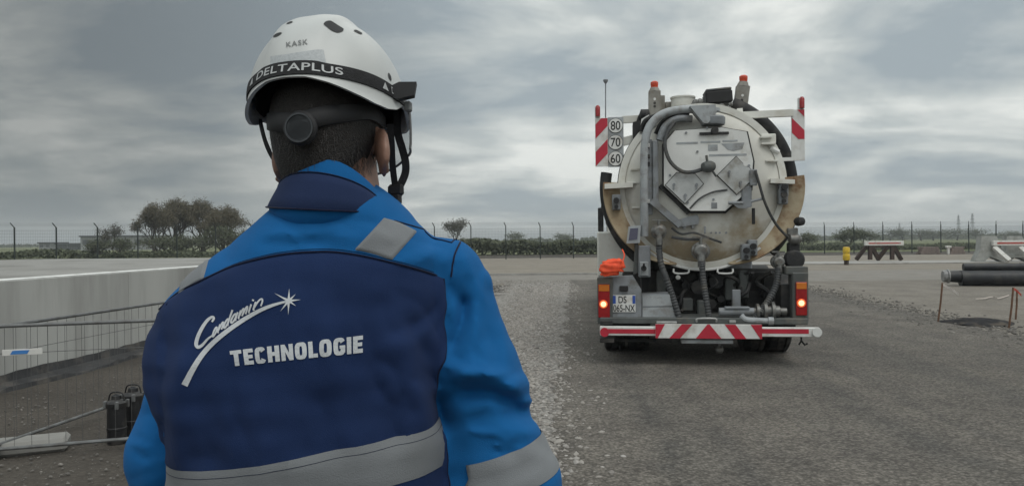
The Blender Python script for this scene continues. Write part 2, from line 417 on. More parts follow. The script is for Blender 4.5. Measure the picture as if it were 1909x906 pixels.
# loose stones: real lumps, too many to count
def stones(name, n, place, smin, smax, material, label, seed):
    r = random.Random(seed); V = []; F = []
    base = [Vector(v) for v in ((0,0,1),(0.9,0,0.25),(0.28,0.86,0.3),(-0.73,0.53,0.25),(-0.73,-0.53,0.3),(0.28,-0.86,0.25),(0.7,0.5,-0.4),(-0.3,0.85,-0.4),(-0.9,0,-0.4),(-0.3,-0.85,-0.4),(0.7,-0.5,-0.4))]
    fc = [(0,1,2),(0,2,3),(0,3,4),(0,4,5),(0,5,1),(1,6,2),(2,7,3),(3,8,4),(4,9,5),(5,10,1),(6,7,2),(7,8,3),(8,9,4),(9,10,5),(10,6,1)]
    for _ in range(n):
        x, y = place(r); s = smin*(smax/smin)**(r.random()**1.6); a = r.uniform(0, 6.28); ca, sa = math.cos(a), math.sin(a)
        sx, sy, sz = s*r.uniform(.7,1.3), s*r.uniform(.6,1.1), s*r.uniform(.4,.8); o = len(V); z0 = 0.012+sz*0.25
        for v in base:
            k = r.uniform(.75,1.2); px, py = v.x*sx*k, v.y*sy*k
            V.append((x+px*ca-py*sa, y+px*sa+py*ca, z0+v.z*sz*k))
        F += [(a_+o, b_+o, c_+o) for a_, b_, c_ in fc]
    mb = MB(); mb.v = V; mb.f = F
    return tag(mb.build(name, material, None, 0, fix=False), label, 'gravel', kind='stuff')
def stone_mat(name, tones):
    M = bpy.data.materials.new(name); M.use_nodes = True; t = M.node_tree; N = t.nodes; L = t.links; b = N['Principled BSDF']
    b.inputs['Roughness'].default_value = 0.9; b.inputs['Specular IOR Level'].default_value = 0.2
    g = N.new('ShaderNodeNewGeometry'); r = N.new('ShaderNodeValToRGB'); L.new(g.outputs['Random Per Island'], r.inputs[0])
    r.color_ramp.elements[0].color = (*tones[0],1); r.color_ramp.elements[1].color = (*tones[-1],1)
    for i, c in enumerate(tones[1:-1]): e = r.color_ramp.elements.new((i+1)/(len(tones)-1)); e.color = (*c,1)
    L.new(r.outputs[0], b.inputs['Base Color']); return M
M_st = stone_mat('stone_chips', ((0.159,0.148,0.139),(0.260,0.239,0.217),(0.318,0.298,0.273),(0.218,0.203,0.186),(0.385,0.364,0.343)))
M_st2 = stone_mat('dark_chips', ((0.085,0.08,0.074),(0.13,0.122,0.112),(0.17,0.16,0.146),(0.11,0.102,0.093),(0.23,0.215,0.195)))
def pl_verge(r):
    y = 3.0+22*r.random()**1.5; w = (r.random()+r.random())/2
    if r.random() < .06: return (-.22+ROAD_K*y+abs(r.gauss(0,.22)), y)
    return (-1.5+ROAD_K*y-0.02*(y-4) + w*1.5, y)
stones('verge_gravel', 17000, pl_verge, 0.010, 0.034, M_st, 'pale crushed gravel heaped along the left road edge', 11)
def pl_left(r): y = 2.6+7*r.random()**1.3; return (-5.6+ROAD_K*y+r.random()*4.6, y)
stones('soil_gravel', 5500, pl_left, 0.004, 0.016, M_st2, 'scattered stones on the dark soil below the platform', 12)
def pl_road(r): y = 3.4+11*r.random()**1.5; return (-0.2+ROAD_K*y+r.random()*7.2, y)
stones('road_grit', 9000, pl_road, 0.004, 0.013, M_st2, 'fine loose grit scattered over the grey road', 13)
def pl_right(r): y = 5+20*r.random()**1.4; return (6.6+ROAD_K*y+r.gauss(0.25,0.42), y)
stones('shoulder_gravel', 3800, pl_right, 0.010, 0.045, M_st2, 'low ridge of gravel along the right road edge', 14)
def pl_far(r): return (-2+r.random()*4.2, 22+r.random()*7)
stones('junction_gravel', 1500, pl_far, 0.015, 0.05, M_st, 'gravel spread at the far junction left of the truck', 15)
# ================================================================== site furniture and far things
M_fgreen = mat('fence_green', (0.020,0.030,0.026), (0.015,0.022,0.02), 4, 0.55)
# perimeter fence: polyline through the posts seen in the photo
post_px = [(-48,50.5),(27,51),(105,52),(182,53),(257,54),(330,55)] + [(402+68*i, 56+0.8*i) for i in range(7)] + [(878,61.5),(943,62),(1007,62.5),(1069,63)] + [(1132+58*i, 64+1.2*i) for i in range(7)] + [(1537,72.5),(1592,73),(1646,73.2),(1700,73.4),(1754,73.6),(1806,73.8),(1857,74),(1907,74.2),(1958,74.4)]
posts = [Vector((P(px,448,Y).x, Y, 0)) for px, Y in post_px]
fence = root('perimeter_fence', 'tall dark green security fence with cranked post tops along the far boundary', 'fence')
pm = MB(); pm.box((-.04,-.04,0),(.04,.04,2.75),.008); pm.obox((0,0,2.73),(-.14,-.22,3.05),.05,.05); pmesh = pm.mesh('post', M_fgreen)
wm = MB()
for i in range(12): wm.box((0,-.004,.15+.215*i),(1,.004,.156+.215*i))
for i in range(24): wm.box((i/24,-.003,.1),(i/24+.0022,.003,2.6))
for k in range(3): wm.box((0,-.08-.06*k,2.82+.09*k),(1,-.072-.06*k,2.828+.09*k))
wmesh = wm.mesh('mesh_panel', M_fgreen, 0)
for i, p in enumerate(posts):
    o = bpy.data.objects.new('post', pmesh); COL.objects.link(o); o.parent = fence; o.location = p
    if i+1 < len(posts):
        d = posts[i+1]-p; o = bpy.data.objects.new('mesh_panel', wmesh); COL.objects.link(o); o.parent = fence
        o.location = p; o.scale = (d.length,1,1); o.rotation_euler = (0,0,math.atan2(d.y,d.x))

# ---- buffer stops
M_rail = mat('brown_timber', (0.055,0.036,0.028), (0.035,0.024,0.02), 6, 0.8, bump=0.2)
M_bred = mat('faded_red', (0.42,0.06,0.045), (0.34,0.05,0.04), 6, 0.7, dirt=(0.3,0.15,0.13), dscale=6)
M_bwhite = mat('buffer_white', (0.66,0.65,0.62), (0.56,0.55,0.52), 4, 0.7, dirt=(0.4,0.38,0.34), dscale=4)
def at(px, py, Y): return P(px, py, Y)
bs = root('buffer_stop', 'buffer stop with white and red beam on dark brown timber legs', 'buffer stop', (0,0,0))
Yb = 46.0
a, b = at(1612,458,Yb), at(1683.5,449,Yb); mb = MB(); mb.box((a.x,Yb-.1,a.z),(b.x,Yb+.1,b.z),.02); mb.build('beam', M_bwhite, bs)
a, b = at(1618,455,Yb), at(1678,452,Yb); mb = MB(); mb.box((a.x,Yb-.106,a.z),(b.x,Yb-.1,b.z)); mb.build('red_stripe', M_bred, bs)
def leg(parent, x0, y0, x1, y1, Y0, Y1, w, material):
    p, q = at(x0,y0,Y0), at(x1,y1,Y1); q.z = max(0.03, q.z) if y1 > 470 else q.z
    mb = MB(); mb.obox(p, q, w, w, (0,1,0)); return mb.build('leg', material, parent)
for x0, x1, Y1 in ((1616,1596,46.4),(1622,1622,46),(1624,1638,46.3),(1656,1636,46.3),(1663,1663,46),(1665,1680,46.3)):
    leg(bs, x0, 458, x1, 484, Yb, Y1, .20, M_rail)
mb = MB(); a, b = at(1622,459.5,Yb), at(1668,459.5,Yb); mb.box((a.x,Yb-.06,a.z-.08),(b.x,Yb+.06,a.z+.02),.01); mb.build('cross_tie', M_rail, bs)
bs2 = root('buffer_stop', 'grey concrete buffer stop with white and red beam at the right edge', 'buffer stop', (0,0,0))
Yc = 44.0
a, b = at(1846,458,Yc), at(1950,447.5,Yc); mb = MB(); mb.box((a.x,Yc-.3,a.z),(b.x,Yc-.1,b.z),.02); mb.build('beam', M_bwhite, bs2)
a, b = at(1853,455,Yc), at(1944,451,Yc); mb = MB(); mb.box((a.x,Yc-.306,a.z),(b.x,Yc-.3,b.z)); mb.build('red_stripe', M_bred, bs2)
M_bconc = mat('buffer_concrete', (0.34,0.345,0.325), (0.28,0.285,0.27), 3, 0.85, bump=0.2, dirt=(0.2,0.2,0.18), dscale=2)
for off, dy in ((0,0.0),(48,0.25)):
    pts = [(1830+off,440),(1858+off,440),(1866+off,462),(1884+off,487),(1868+off,487),(1846+off,478),(1836+off,487),(1818+off,487),(1828+off,466)]
    q = [at(x,y,Yc+dy) for x, y in pts]; mb = MB(); mb.prism([(p.x,max(p.z,.02)) for p in q], (0,Yc+dy,0), (1,0,0), (0,0,1), (0,1,0), .5); mb.build('concrete_frame', M_bconc, bs2)
    leg(bs2, 1853+off, 461, 1882+off, 486, Yc-.15, Yc-.9, .22, M_bwhite)
mb = MB(); a, b = at(1838,474,Yc), at(1925,480,Yc); mb.box((a.x,Yc+.1,b.z),(b.x,Yc+.45,a.z),.02); mb.build('tie_beam', M_bconc, bs2)
# yellow marker bollard
M_yel = mat('yellow_plastic', (0.68,0.46,0.025), (0.58,0.38,0.02), 6, 0.5, dirt=(0.4,0.3,0.08), dscale=5)
g = G(1578,494); hb = root('marker_bollard', 'yellow capped bollard on a dark stub beside the apron', 'bollard', g)
k = g.y/1400
mb = MB(); mb.lathe([(4.2*k,0),(4.2*k,10*k)], (0,0,0), (0,0,1), 14); mb.build('stub', M_rail, hb)
mb = MB(); mb.lathe([(5.8*k,9*k),(6.4*k,10*k),(6.4*k,19*k),(5.6*k,20*k),(5.6*k,22*k),(6.2*k,23*k),(6.2*k,31*k),(5*k,33.5*k),(1*k,34*k)], (0,0,0), (0,0,1), 18); mb.build('cap', M_yel, hb)
# timber stacks near the fence
M_tim = mat('grey_pink_timber', (0.23,0.185,0.165), (0.17,0.135,0.12), 5, 0.85, dirt=(0.12,0.1,0.09), dscale=4)
for lab, x0, x1, rows_, sk in (('long stack of weathered sleepers lying left of the white post', 1715, 1763, 5, .4), ('shorter stack of weathered sleepers lying right of the white post', 1772, 1808, 5, -.6)):
    a, b = G(x0,474), G(x1,474); Y = a.y; st = root('sleeper_stack', lab, 'timber stack', (0,0,0), group='sleeper stacks by the fence')
    r_ = random.Random(x0); base = MB(); base.box((-.5,-.13,-.065),(.5,.13,.065),.012); bm_ = base.mesh('sleeper', M_tim)
    for j in range(rows_):
        for c in range(3):
            o = bpy.data.objects.new('sleeper', bm_); COL.objects.link(o); o.parent = st
            o.location = ((a.x+b.x)/2+r_.uniform(-.12,.12), Y+c*.28, .067+j*.132); o.scale = (b.x-a.x-.1*j, 1, 1); o.rotation_euler = (0,0,r_.uniform(-.02,.02))
g = G(1768,474); mb = MB(); mb.box((g.x-.1,g.y-.1,0),(g.x+.1,g.y+.1,.55),.02); mb.box((g.x-.22,g.y-.14,.55),(g.x+.22,g.y+.14,.75),.03)
tag(mb.build('survey_post', M_bwhite), 'short white capped post between the two sleeper stacks', 'post')

# ---- black pipes on the right
M_pipe = mat('black_pipe', (0.015,0.017,0.021), (0.010,0.011,0.014), 5, 0.5, dirt=(0.035,0.033,0.031), dscale=3)
M_wrap = mat('clear_wrap', (0.26,0.26,0.26), (0.15,0.15,0.15), 14, 0.35, bump=0.5, bscale=30)
g = G(1796,533); Yp = g.y; s = Yp/FPX
def pipe_pt(px, py): return P(px, py, Yp)
lowr = 0.245
pr = root('black_pipe', 'thick black pipe lying on the ground with pale wrapped end, lower one', 'pipe', (0,0,0), group='black pipes on the right')
p0 = pipe_pt(1790,520); p0.z = lowr; p1 = p0+Vector((6.0,-1.3,0))
mb = MB(); mb.tube([p0.lerp(p1,t) for t in (0,.33,.66,1)], lowr, 24); mb.build('pipe_body', M_pipe, pr)
q0 = p0+(p0-p1).normalized()*.42+Vector((0,0,.06)); mb = MB(); mb.tube([q0, p0+Vector((0,0,.05)), p0+(p1-p0)*.02+Vector((0,0,.02))], [.17,.19,.20], 20); mb.build('pipe_spigot', M_rub if 'M_rub' in globals() else M_pipe, pr)
q1 = q0+(p0-p1).normalized()*.12
mb = MB(); mb.lathe([(.14,-.10),(.215,-.09),(.22,-.05),(.18,-.03),(.19,.02),(.17,.08)], q0, (p0-p1).normalized(), 20); mb.build('wrapped_end', M_wrap, pr)
pr = root('black_pipe', 'thinner black pipe resting on top of the thick black pipe', 'pipe', (0,0,0), group='black pipes on the right')
p0 = pipe_pt(1800,500); p0.y += .12; p0.z = lowr*2-.005+.10; p1 = p0+Vector((6.0,-1.3,0))
mb = MB(); mb.tube([p0.lerp(p1,t) for t in (0,.33,.66,1)], .115, 20); mb.build('pipe_body', M_pipe, pr)
mb = MB(); c0 = p0.lerp(p1,.26); mb.tube([c0, p0.lerp(p1,.95)], .126, 20); mb.build('pipe_sleeve', M_pipe, pr)

# ---- rebar stakes with tape
M_rust2 = mat('rusty_bar', (0.16,0.085,0.05), (0.10,0.055,0.035), 20, 0.8)
M_tapew = mat('barrier_tape_white', (0.7,0.66,0.62), (0.62,0.56,0.52), 30, 0.5)
M_taper = mat('barrier_tape_red', (0.6,0.12,0.09), (0.5,0.1,0.08), 30, 0.5)
for lab, xt, yt, xb, yb, tape in (('leaning rusty stake with a torn white tape end near the dark pit', 1757,527,1748,601, [(1758,528),(1772,536),(1787,546)]),
                                ('rusty stake with red tape knot, right of the dark pit', 1889,536,1880,612, [(1890,536),(1896,540),(1904,548)]),
                                ('thin rusty stake behind the taped one at the right edge', 1896,541,1893,596, None)):
    b = G(xb,yb); t = P(xt,yt,b.y); st = root('marker_stake', lab, 'stake', b)
    mb = MB(); mb.tube([Vector((0,0,-.05)), (t-b)*.5+Vector((.01,0,0)), t-b], .016, 8); mb.build('rod', M_rust2, st)
    if tape:
        pts = smooth_path([P(x,y,b.y-.02)-b for x, y in tape], 5); mb = MB(); rows = [[p+Vector((0,.004*math.sin(i),0)), p+Vector((.01,.01,-.045))] for i, p in enumerate(pts)]
        mb.sheet(rows); mb.sheet([[p+Vector((0,.004,0)) for p in r] for r in rows]); mb.build('tape', M_tapew if xt < 1800 else M_taper, st)
g = G(1840,561); pts = [G(x,y)+Vector((0,0,.03+.012*(i%2))) for i, (x,y) in enumerate(((1820,560),(1836,560),(1852,556),(1862,560),(1882,553)))]
mb = MB(); sp = smooth_path(pts,6); mb.sheet([[p, p+Vector((.01,.05,.012))] for p in sp]); mb.sheet([[p+Vector((0,0,.004)), p+Vector((.01,.05,.016))] for p in sp]); tag(mb.build('loose_tape', mat('dusty_tape', (.42,.37,.33), (.34,.29,.26), 20, .7)), 'pale strip of barrier tape lying on the ground before the pipes', 'tape')
# dark sheet over the pit
M_pit = mat('wet_dark_sheet', (0.035,0.034,0.036), (0.022,0.022,0.023), 5, 0.95, spec=0.1, dirt=(0.10,0.085,0.07), dscale=3)
c = G(1822,604); rows = []; r_ = random.Random(9)
for i in range(9):
    rr = i/8; rows.append([(c.x+math.cos(a)*.58*rr*(1+.10*math.sin(3*a+1)), c.y+math.sin(a)*.55*rr*(1+.08*math.sin(2*a)), .018+.09*(1-rr**2)+.018*math.sin(5*a+i)*rr) for a in [2*math.pi*j/40 for j in range(41)]])
tag(MB().sheet(rows).build('ground_sheet', M_pit, None, 60), 'dark plastic sheet covering a hole beside the right road edge', 'sheet')

# ---- wire barriers in the left foreground
M_galv = mat('dull_galvanised', (0.17,0.175,0.175), (0.12,0.122,0.122), 10, 0.5, metal=0.3, dirt=(0.09,0.085,0.08), dscale=8)
M_wire = mat('thin_wire', (0.13,0.13,0.13), (0.1,0.1,0.1), 10, 0.5, metal=0.3)
corner_b = G(-6,852); 
def barrier(label, base, dirv, length, h, z0):
    d = Vector(dirv).normalized(); rt = root('wire_barrier', label, 'barrier', base, math.atan2(d.y, d.x), group='low wire barriers on the left')
    for z in (z0, h):
        mb = MB(); mb.tube([(0,0,z),(length,0,z)], .014, 8); mb.build('rail', M_galv, rt)
    for x in (0.0, length):
        mb = MB(); mb.tube([(x,0,.0),(x,0,h)], .016, 8); mb.build('upright', M_galv, rt)
    for i in range(1, int(length/.11)):
        mb = MB(); mb.tube([(i*.11,0,z0),(i*.11,0,h)], .0015, 5, False); mb.build('wire', M_wire, rt, fix=False)
    mb = MB(); mb.tube([(0,0,h-.2),(length,0,h-.2)], .0025, 5, False); mb.build('wire', M_wire, rt, fix=False)
    return rt
pA = P(-14,608,5.42); pA2 = P(290,602,5.75)
cb = Vector((pA.x, pA.y, 0)); hA = pA.z
dA = Vector((pA2.x-pA.x, pA2.y-pA.y, 0)).normalized()
barrier('wire barrier panel crossing the soil towards the worker', cb+dA*.03-Vector((0,.02,0)), dA, 2.3, hA, .08)
barrier('wire barrier panel receding alongside the concrete platform', cb, Vector((ROAD_K+.02,1,0)), 3.4, hA-.01, .10)
# plate tied on the near barrier
sg = P(42,656,5.36); rt = root('barrier_tag', 'small white and blue plate tied to the near wire barrier', 'tag', sg, math.atan2(dA.y,dA.x))
mb = MB(); mb.box((-.125,-.004,-.022),(.125,.0,.022),.002); mb.build('tag_plate', M_whiter if 'M_whiter' in globals() else M_bwhite, rt)
M_tagb = mat('tag_blue', (0.05,0.2,0.5), (0.045,0.17,0.44), 8, 0.5)
mb = MB(); mb.prism([(-.075,-.013),(.03,-.013),(.045,.013),(-.06,.013)], (0,-.007,0), (1,0,0), (0,0,1), (0,1,0), .003); mb.build('tag_print', M_tagb, rt)
# concrete foot at the barrier corner
fb = G(20,846); mb = MB(); Mx = Matrix.Translation((fb.x-.05,fb.y,0)) @ Matrix.Rotation(rad(24),4,'Z'); mb.box((-.55,-.13,.0),(.42,.13,.10),.025,Mx)
tag(mb.build('concrete_block', M_pdeck), 'pale concrete foot block lying at the barrier corner', 'concrete block')
# black canisters
M_blkp = mat('black_plastic', (0.016,0.016,0.018), (0.011,0.011,0.012), 6, 0.42, dirt=(0.06,0.055,0.05), dscale=7)
for lab, px, py, sc in (('black ribbed canister with clamped lid standing on soil, nearer one', 218, 826, 1.0), ('black ribbed canister half hidden behind the worker\'s left sleeve', 249, 812, 1.0)):
    g = G(px,py); rt = root('canister', lab, 'canister', g, group='black canisters by the barrier'); k = g.y/1400
    H = 92*k; r0 = 16.5*k
    mb = MB(); mb.lathe([(r0*.96,0),(r0,.01),(r0,H*.28),(r0*1.05,H*.29),(r0*1.05,H*.33),(r0,H*.34),(r0,H*.72),(r0*.97,H*.76)], (0,0,0), (0,0,1), 24); mb.build('drum', M_blkp, rt)
    mb = MB(); mb.lathe([(r0*1.09,H*.74),(r0*1.12,H*.77),(r0*1.12,H*.83),(r0*1.0,H*.86),(r0*.55,H*.90),(r0*.5,H*.97),(r0*.2,H)], (0,0,0), (0,0,1), 24); mb.build('lid', M_blkp, rt)
    for i in range(4):
        a = i*math.pi/2+.5; c = Vector((math.cos(a)*r0*1.12, math.sin(a)*r0*1.12, H*.80)); mb = MB(); mb.box(c-Vector((.012,.012,.03)), c+Vector((.012,.012,.03)), .004); mb.build('clip', M_galv, rt)
    mb = MB(); mb.tube(smooth_path([(r0*.9,0,H*.86),(r0*.6,0,H*1.02),(-r0*.6,0,H*1.02),(-r0*.9,0,H*.86)],5), .006, 6); mb.build('handle', M_blkp, rt)

# ---- trees, hedges, buildings, pylons beyond the fence
M_bark = mat('bark', (0.060,0.050,0.042), (0.04,0.034,0.028), 4, 0.9)
def leaf_mat(name, a, b):
    M = bpy.data.materials.new(name); M.use_nodes = True; t = M.node_tree; N = t.nodes; L = t.links; bs_ = N['Principled BSDF']; bs_.inputs['Roughness'].default_value = .8
    g = N.new('ShaderNodeNewGeometry'); r = N.new('ShaderNodeValToRGB'); L.new(g.outputs['Random Per Island'], r.inputs[0]); r.color_ramp.elements[0].color = (*a,1); r.color_ramp.elements[1].color = (*b,1)
    L.new(r.outputs[0], bs_.inputs['Base Color']); return M
M_lbrown = leaf_mat('brown_leaves', (0.055,0.047,0.027), (0.105,0.088,0.050))
M_lgreen = leaf_mat('dark_green_leaves', (0.040,0.050,0.026), (0.082,0.092,0.048))
M_lgrey = leaf_mat('grey_twigs', (0.055,0.055,0.045), (0.10,0.098,0.08))
def tree(name, label, base, h, w, leaf, nleaf, seed, lsize=.22, trunk_h=.22, depth=5, bush=False, group=None, spread=.55, stems=1):
    r = random.Random(seed); rt = root(name, label, 'tree' if not bush else 'bush', base, group=group); tips = []; mb = MB()
    def grow(p, d, L_, rad_, lev):
        q = p+d*L_; mid = p.lerp(q,.5)+Vector((r.uniform(-1,1),r.uniform(-1,1),0))*L_*.06
        mb.tube([p,mid,q], [rad_,rad_*.85,rad_*.7], 5 if lev < 2 else 3, False)
        if lev >= 2: tips.append((mid, rad_)); 
        if lev >= depth: tips.append((q, rad_)); return
        n = 3 if lev < 3 else 2+(r.random()<.5)
        for i in range(n):
            a = 2*math.pi*(i+r.random())/n; side = Vector((math.cos(a),math.sin(a),0))
            nd = (d*(1-spread)+side*spread*r.uniform(.6,1.3)+Vector((0,0,.22 if lev < 3 else .05))).normalized()
            grow(q, nd, L_*r.uniform(.62,.86), rad_*.64, lev+1)
    ntr = stems if not bush else 4
    for i in range(ntr):
        d = Vector((r.uniform(-.1,.1)+(.75*(i-(ntr-1)/2)/max(1,ntr-1)*2*.55 if ntr > 1 else 0), r.uniform(-.25,.25) if ntr > 1 else r.uniform(-.1,.1), 1)) if not bush else Vector((r.uniform(-.8,.8), r.uniform(-.5,.5), .7))
        grow(Vector((r.uniform(-.1,.1)*ntr,0,0)), d.normalized(), 1.0, .085, 0)
    mx = max(v[2] for v in mb.v); wx = sorted(abs(v[0]) for v in mb.v)[int(len(mb.v)*.985)]
    sx, sz = (w/2)/wx, h/mx
    rnd = lambda x: 1-(.30 if stems > 1 else 0)*min(1,abs(x)/(w/2))**2
    mb.v = [(x*sx, y*sx, z*sz*rnd(x*sx)) for x, y, z in mb.v]; mb.build('trunk', M_bark, rt, fix=False)
    lv = MB()
    for _ in range(nleaf):
        p, _r = tips[r.randrange(len(tips))]; c = Vector((p.x*sx, p.y*sx, p.z*sz*rnd(p.x*sx)))+Vector((r.gauss(0,1),r.gauss(0,1),r.gauss(0,.8)))*lsize*1.6
        if c.z < h*trunk_h*(.6+.8*r.random()): continue
        u = Vector((r.gauss(0,1),r.gauss(0,1),r.gauss(0,1))).normalized(); v = u.orthogonal().normalized(); s_ = lsize*r.uniform(.4,1.0)
        lv.add([c-u*s_*.7, c+v*s_*.4, c+u*s_*.7, c-v*s_*.4], [(0,1,2,3)])
    lv.build('crown', leaf, rt, 0, fix=False)
    return rt
def gb(px, Y): p = P(px, 448, Y); return Vector((p.x, Y, 0))
def hgt(px, py, Y): return P(px, py, Y).z
for i, (px, py, Y, w, lab) in enumerate(((292,378,92,4.6,'leftmost of the four broad brown trees behind the far fence'),(330,366,95,5.2,'second from left of the four broad brown trees, the tallest'),(378,371,97,5.4,'third from left of the four broad brown trees'),(420,380,93,5.0,'rightmost of the four broad brown trees, nearest the worker'))):
    tree('bare_tree', lab, gb(px,Y), hgt(px,py,Y), w, M_lbrown, 12000, 121+i*7, .16, .22, 6, group='large brown trees', spread=.40, stems=4)
for i, (px, py, Y, w, lab) in enumerate(((300,442,88,6,'low green shrub under the left end of the large brown trees'),(352,440,89,6,'low green shrub under the middle of the large brown trees'),(415,424,90,5.5,'tall green shrub at the right end of the large brown trees'),(455,430,92,6,'green shrub showing beside the worker\'s left collar'))):
    tree('shrub', lab, gb(px,Y), hgt(px,py,Y), w, M_lgreen, 2200, 40+i, .2, .0, 4, True, 'shrubs under the brown trees')
tree('slim_tree', 'slim small tree left of the large brown trees, beside a fence post', gb(212,84), hgt(212,418,84), 1.7, M_lgrey, 900, 51, .14, .1, 5, spread=.35)
tree('slim_tree', 'twiggy small tree directly behind the third fence post on the left', gb(190,83), hgt(190,424,83), 2.0, M_lgrey, 500, 52, .12, .1, 5, spread=.4)
for i, (px, py, w) in enumerate(((186,448,3.0),(216,446,3.0))):
    tree('shrub', ('dark low shrub below the twiggy small tree', 'dark low shrub below the slim small tree')[i], gb(px,82), hgt(px,py,82), w, M_lgreen, 1400, 55+i, .16, .0, 4, True)
tree('grey_tree', 'grey twiggy tree group just above the worker\'s right shoulder', gb(848,95), hgt(848,409,95), 2.6, M_lgrey, 2000, 61, .17, .12, 5, spread=.3)
tree('dark_bush', 'large rounded dark bush right of the truck behind the fence', gb(1592,110), hgt(1592,427,110), 6.2, M_lgreen, 4200, 62, .22, .02, 4, True)
tree('dark_bush', 'small dark bush close to the truck\'s right flank', gb(1503,100), hgt(1503,436,100), 2.6, M_lgreen, 1500, 63, .2, .0, 4, True)
# hedge mass and distant tree lines (read as one mass)
def hedge(name, label, x0, x1, Y, top, n, leaf, lsize, seed, thick=3.0, bump=.5):
    r = random.Random(seed); lv = MB(); a, b = P(x0,448,Y).x, P(x1,448,Y).x; H = P((x0+x1)/2, top, Y).z
    for _ in range(n):
        x = a+(b-a)*r.random(); hh = H*(1-bump*.5+bump*.5*math.sin(x*.31+seed)*math.sin(x*.13+2)+bump*.25*math.sin(x*1.3)); z = hh*math.sqrt(r.random())
        c = Vector((x, Y+r.uniform(-thick,thick), z)); u = Vector((r.gauss(0,1),r.gauss(0,1),r.gauss(0,1))).normalized(); v = u.orthogonal().normalized(); s_ = lsize*r.uniform(.5,1.1)
        lv.add([c-u*s_, c+v*s_*.6, c+u*s_, c-v*s_*.6], [(0,1,2,3)])
    return tag(lv.build(name, leaf, None, 0, fix=False), label, 'hedge', kind='stuff')
hedge('hedge', 'dark green hedge bank behind the fence, middle of the picture', 470, 1150, 82, 447.5, 15000, M_lgreen, .26, 3, 2.0, .25)
hedge('hedge', 'low scrub behind the fence on the left', -80, 480, 84, 466, 7000, M_lgreen, .22, 5, 3.0, .6)
hedge('hedge', 'low scrub behind the fence on the right', 1500, 2000, 92, 452, 9000, M_lgreen, .25, 8, 3.0, .4)
hedge('tree_line', 'far line of trees on the right horizon', 1450, 2100, 420, 436.5, 7000, M_lgreen, 1.1, 11, 20, .5)
hedge('tree_line', 'far line of trees on the middle horizon', 480, 1300, 420, 445, 5000, M_lgreen, 1.1, 13, 20, .5)
hedge('tree_line', 'far low line of trees on the left horizon', -200, 480, 520, 455, 4000, M_lgreen, 1.1, 17, 20, .4)
for i, (px, py, w) in enumerate(((1660,431,9),(1684,429,8),(1716,431,10),(1740,432,9),(1786,430,10),(1822,430,9),(1888,434,8),(960,437,6),(1052,438,7))):
    lab = ('nearest the dark bush in','second in','third in','fourth in','below the pylon in','right of the pylon in','at the right edge of','left end of the middle','right end of the middle')[i]
    tree('far_tree', 'small hazy tree, '+lab+' the far row on the horizon', gb(px,300), hgt(px,py,300), w, M_lgreen, 900, 70+i, .5, .12, 4, group='far trees')
# low white building and huts on the left horizon
M_bld = mat('pale_cladding', (0.27,0.28,0.28), (0.22,0.23,0.23), 1, 0.8); M_roof = mat('dark_roof', (0.10,0.11,0.12), (0.08,0.085,0.09), 2, 0.7)
def building(label, x0, x1, ytop, Y, nwin, cat='building', material=M_bld):
    a, b = P(x0,448,Y).x, P(x1,448,Y).x; H = P(x0,ytop,Y).z; rt = root('low_building', label, cat, ((a+b)/2,Y,0)); w = (b-a)/2
    mb = MB(); mb.box((-w,0,0),(w,8,H)); mb.build('wall', material, rt)
    mb = MB(); mb.box((-w-.3,-.3,H),(w+.3,8.3,H+.35)); mb.build('roof', M_roof, rt)
    for i in range(nwin):
        x = -w+(i+.5)*2*w/nwin; mb = MB(); mb.box((x-w/nwin*.6,-.05,H*.45),(x+w/nwin*.6,.02,H*.8)); mb.build('window', M_roof, rt)
building('long low pale building with dark window band on the left horizon', 150, 286, 442, 190, 7)
building('small dark-roofed hut on the far left horizon', 72, 94, 454, 210, 2, 'hut')
building('dark shed right of the small hut on the far left horizon', 104, 126, 456, 205, 1, 'shed', M_roof)
# lattice pylons and poles on the right horizon
M_pyl = mat('pylon_steel', (0.16,0.165,0.17), (0.13,0.135,0.14), 2, 0.7)
for i, (px, top, Y, lab) in enumerate(((1787,401,700,'tall lattice pylon on the right horizon, left one'),(1813,398,640,'tall lattice pylon on the right horizon, right one'),(1677,416,900,'small distant lattice pylon right of the dark bush'))):
    b = gb(px,Y); H = hgt(px,top,Y); rt = root('pylon', lab, 'pylon', b, group='pylons on the right horizon'); mb = MB(); w = H*.09
    def wz(z): return w*(1-z/H)**.8*.5+.25
    zs_ = [H*i_/7 for i_ in range(8)]
    for sx in (-1,1):
        for sy in (-1,1): mb.tube([(sx*wz(z),sy*wz(z),z) for z in zs_], .16, 4)
    for z0, z1 in zip(zs_, zs_[1:]):
        for sy in (-1,1): mb.tube([(-wz(z0),sy*wz(z0),z0),(wz(z1),sy*wz(z1),z1)], .10, 3); mb.tube([(wz(z0),sy*wz(z0),z0),(-wz(z1),sy*wz(z1),z1)], .10, 3)
    mb.build('tower', M_pyl, rt, fix=False)
    for f in (.62,.76,.9):
        mb = MB(); mb.tube([(-H*.16*(1.3-f),0,H*f),(0,0,H*(f+.03)),(H*.16*(1.3-f),0,H*f)], .14, 4); mb.tube([(-H*.16*(1.3-f),0,H*f),(H*.16*(1.3-f),0,H*f)], .14, 4); mb.build('cross_arm', M_pyl, rt, fix=False)

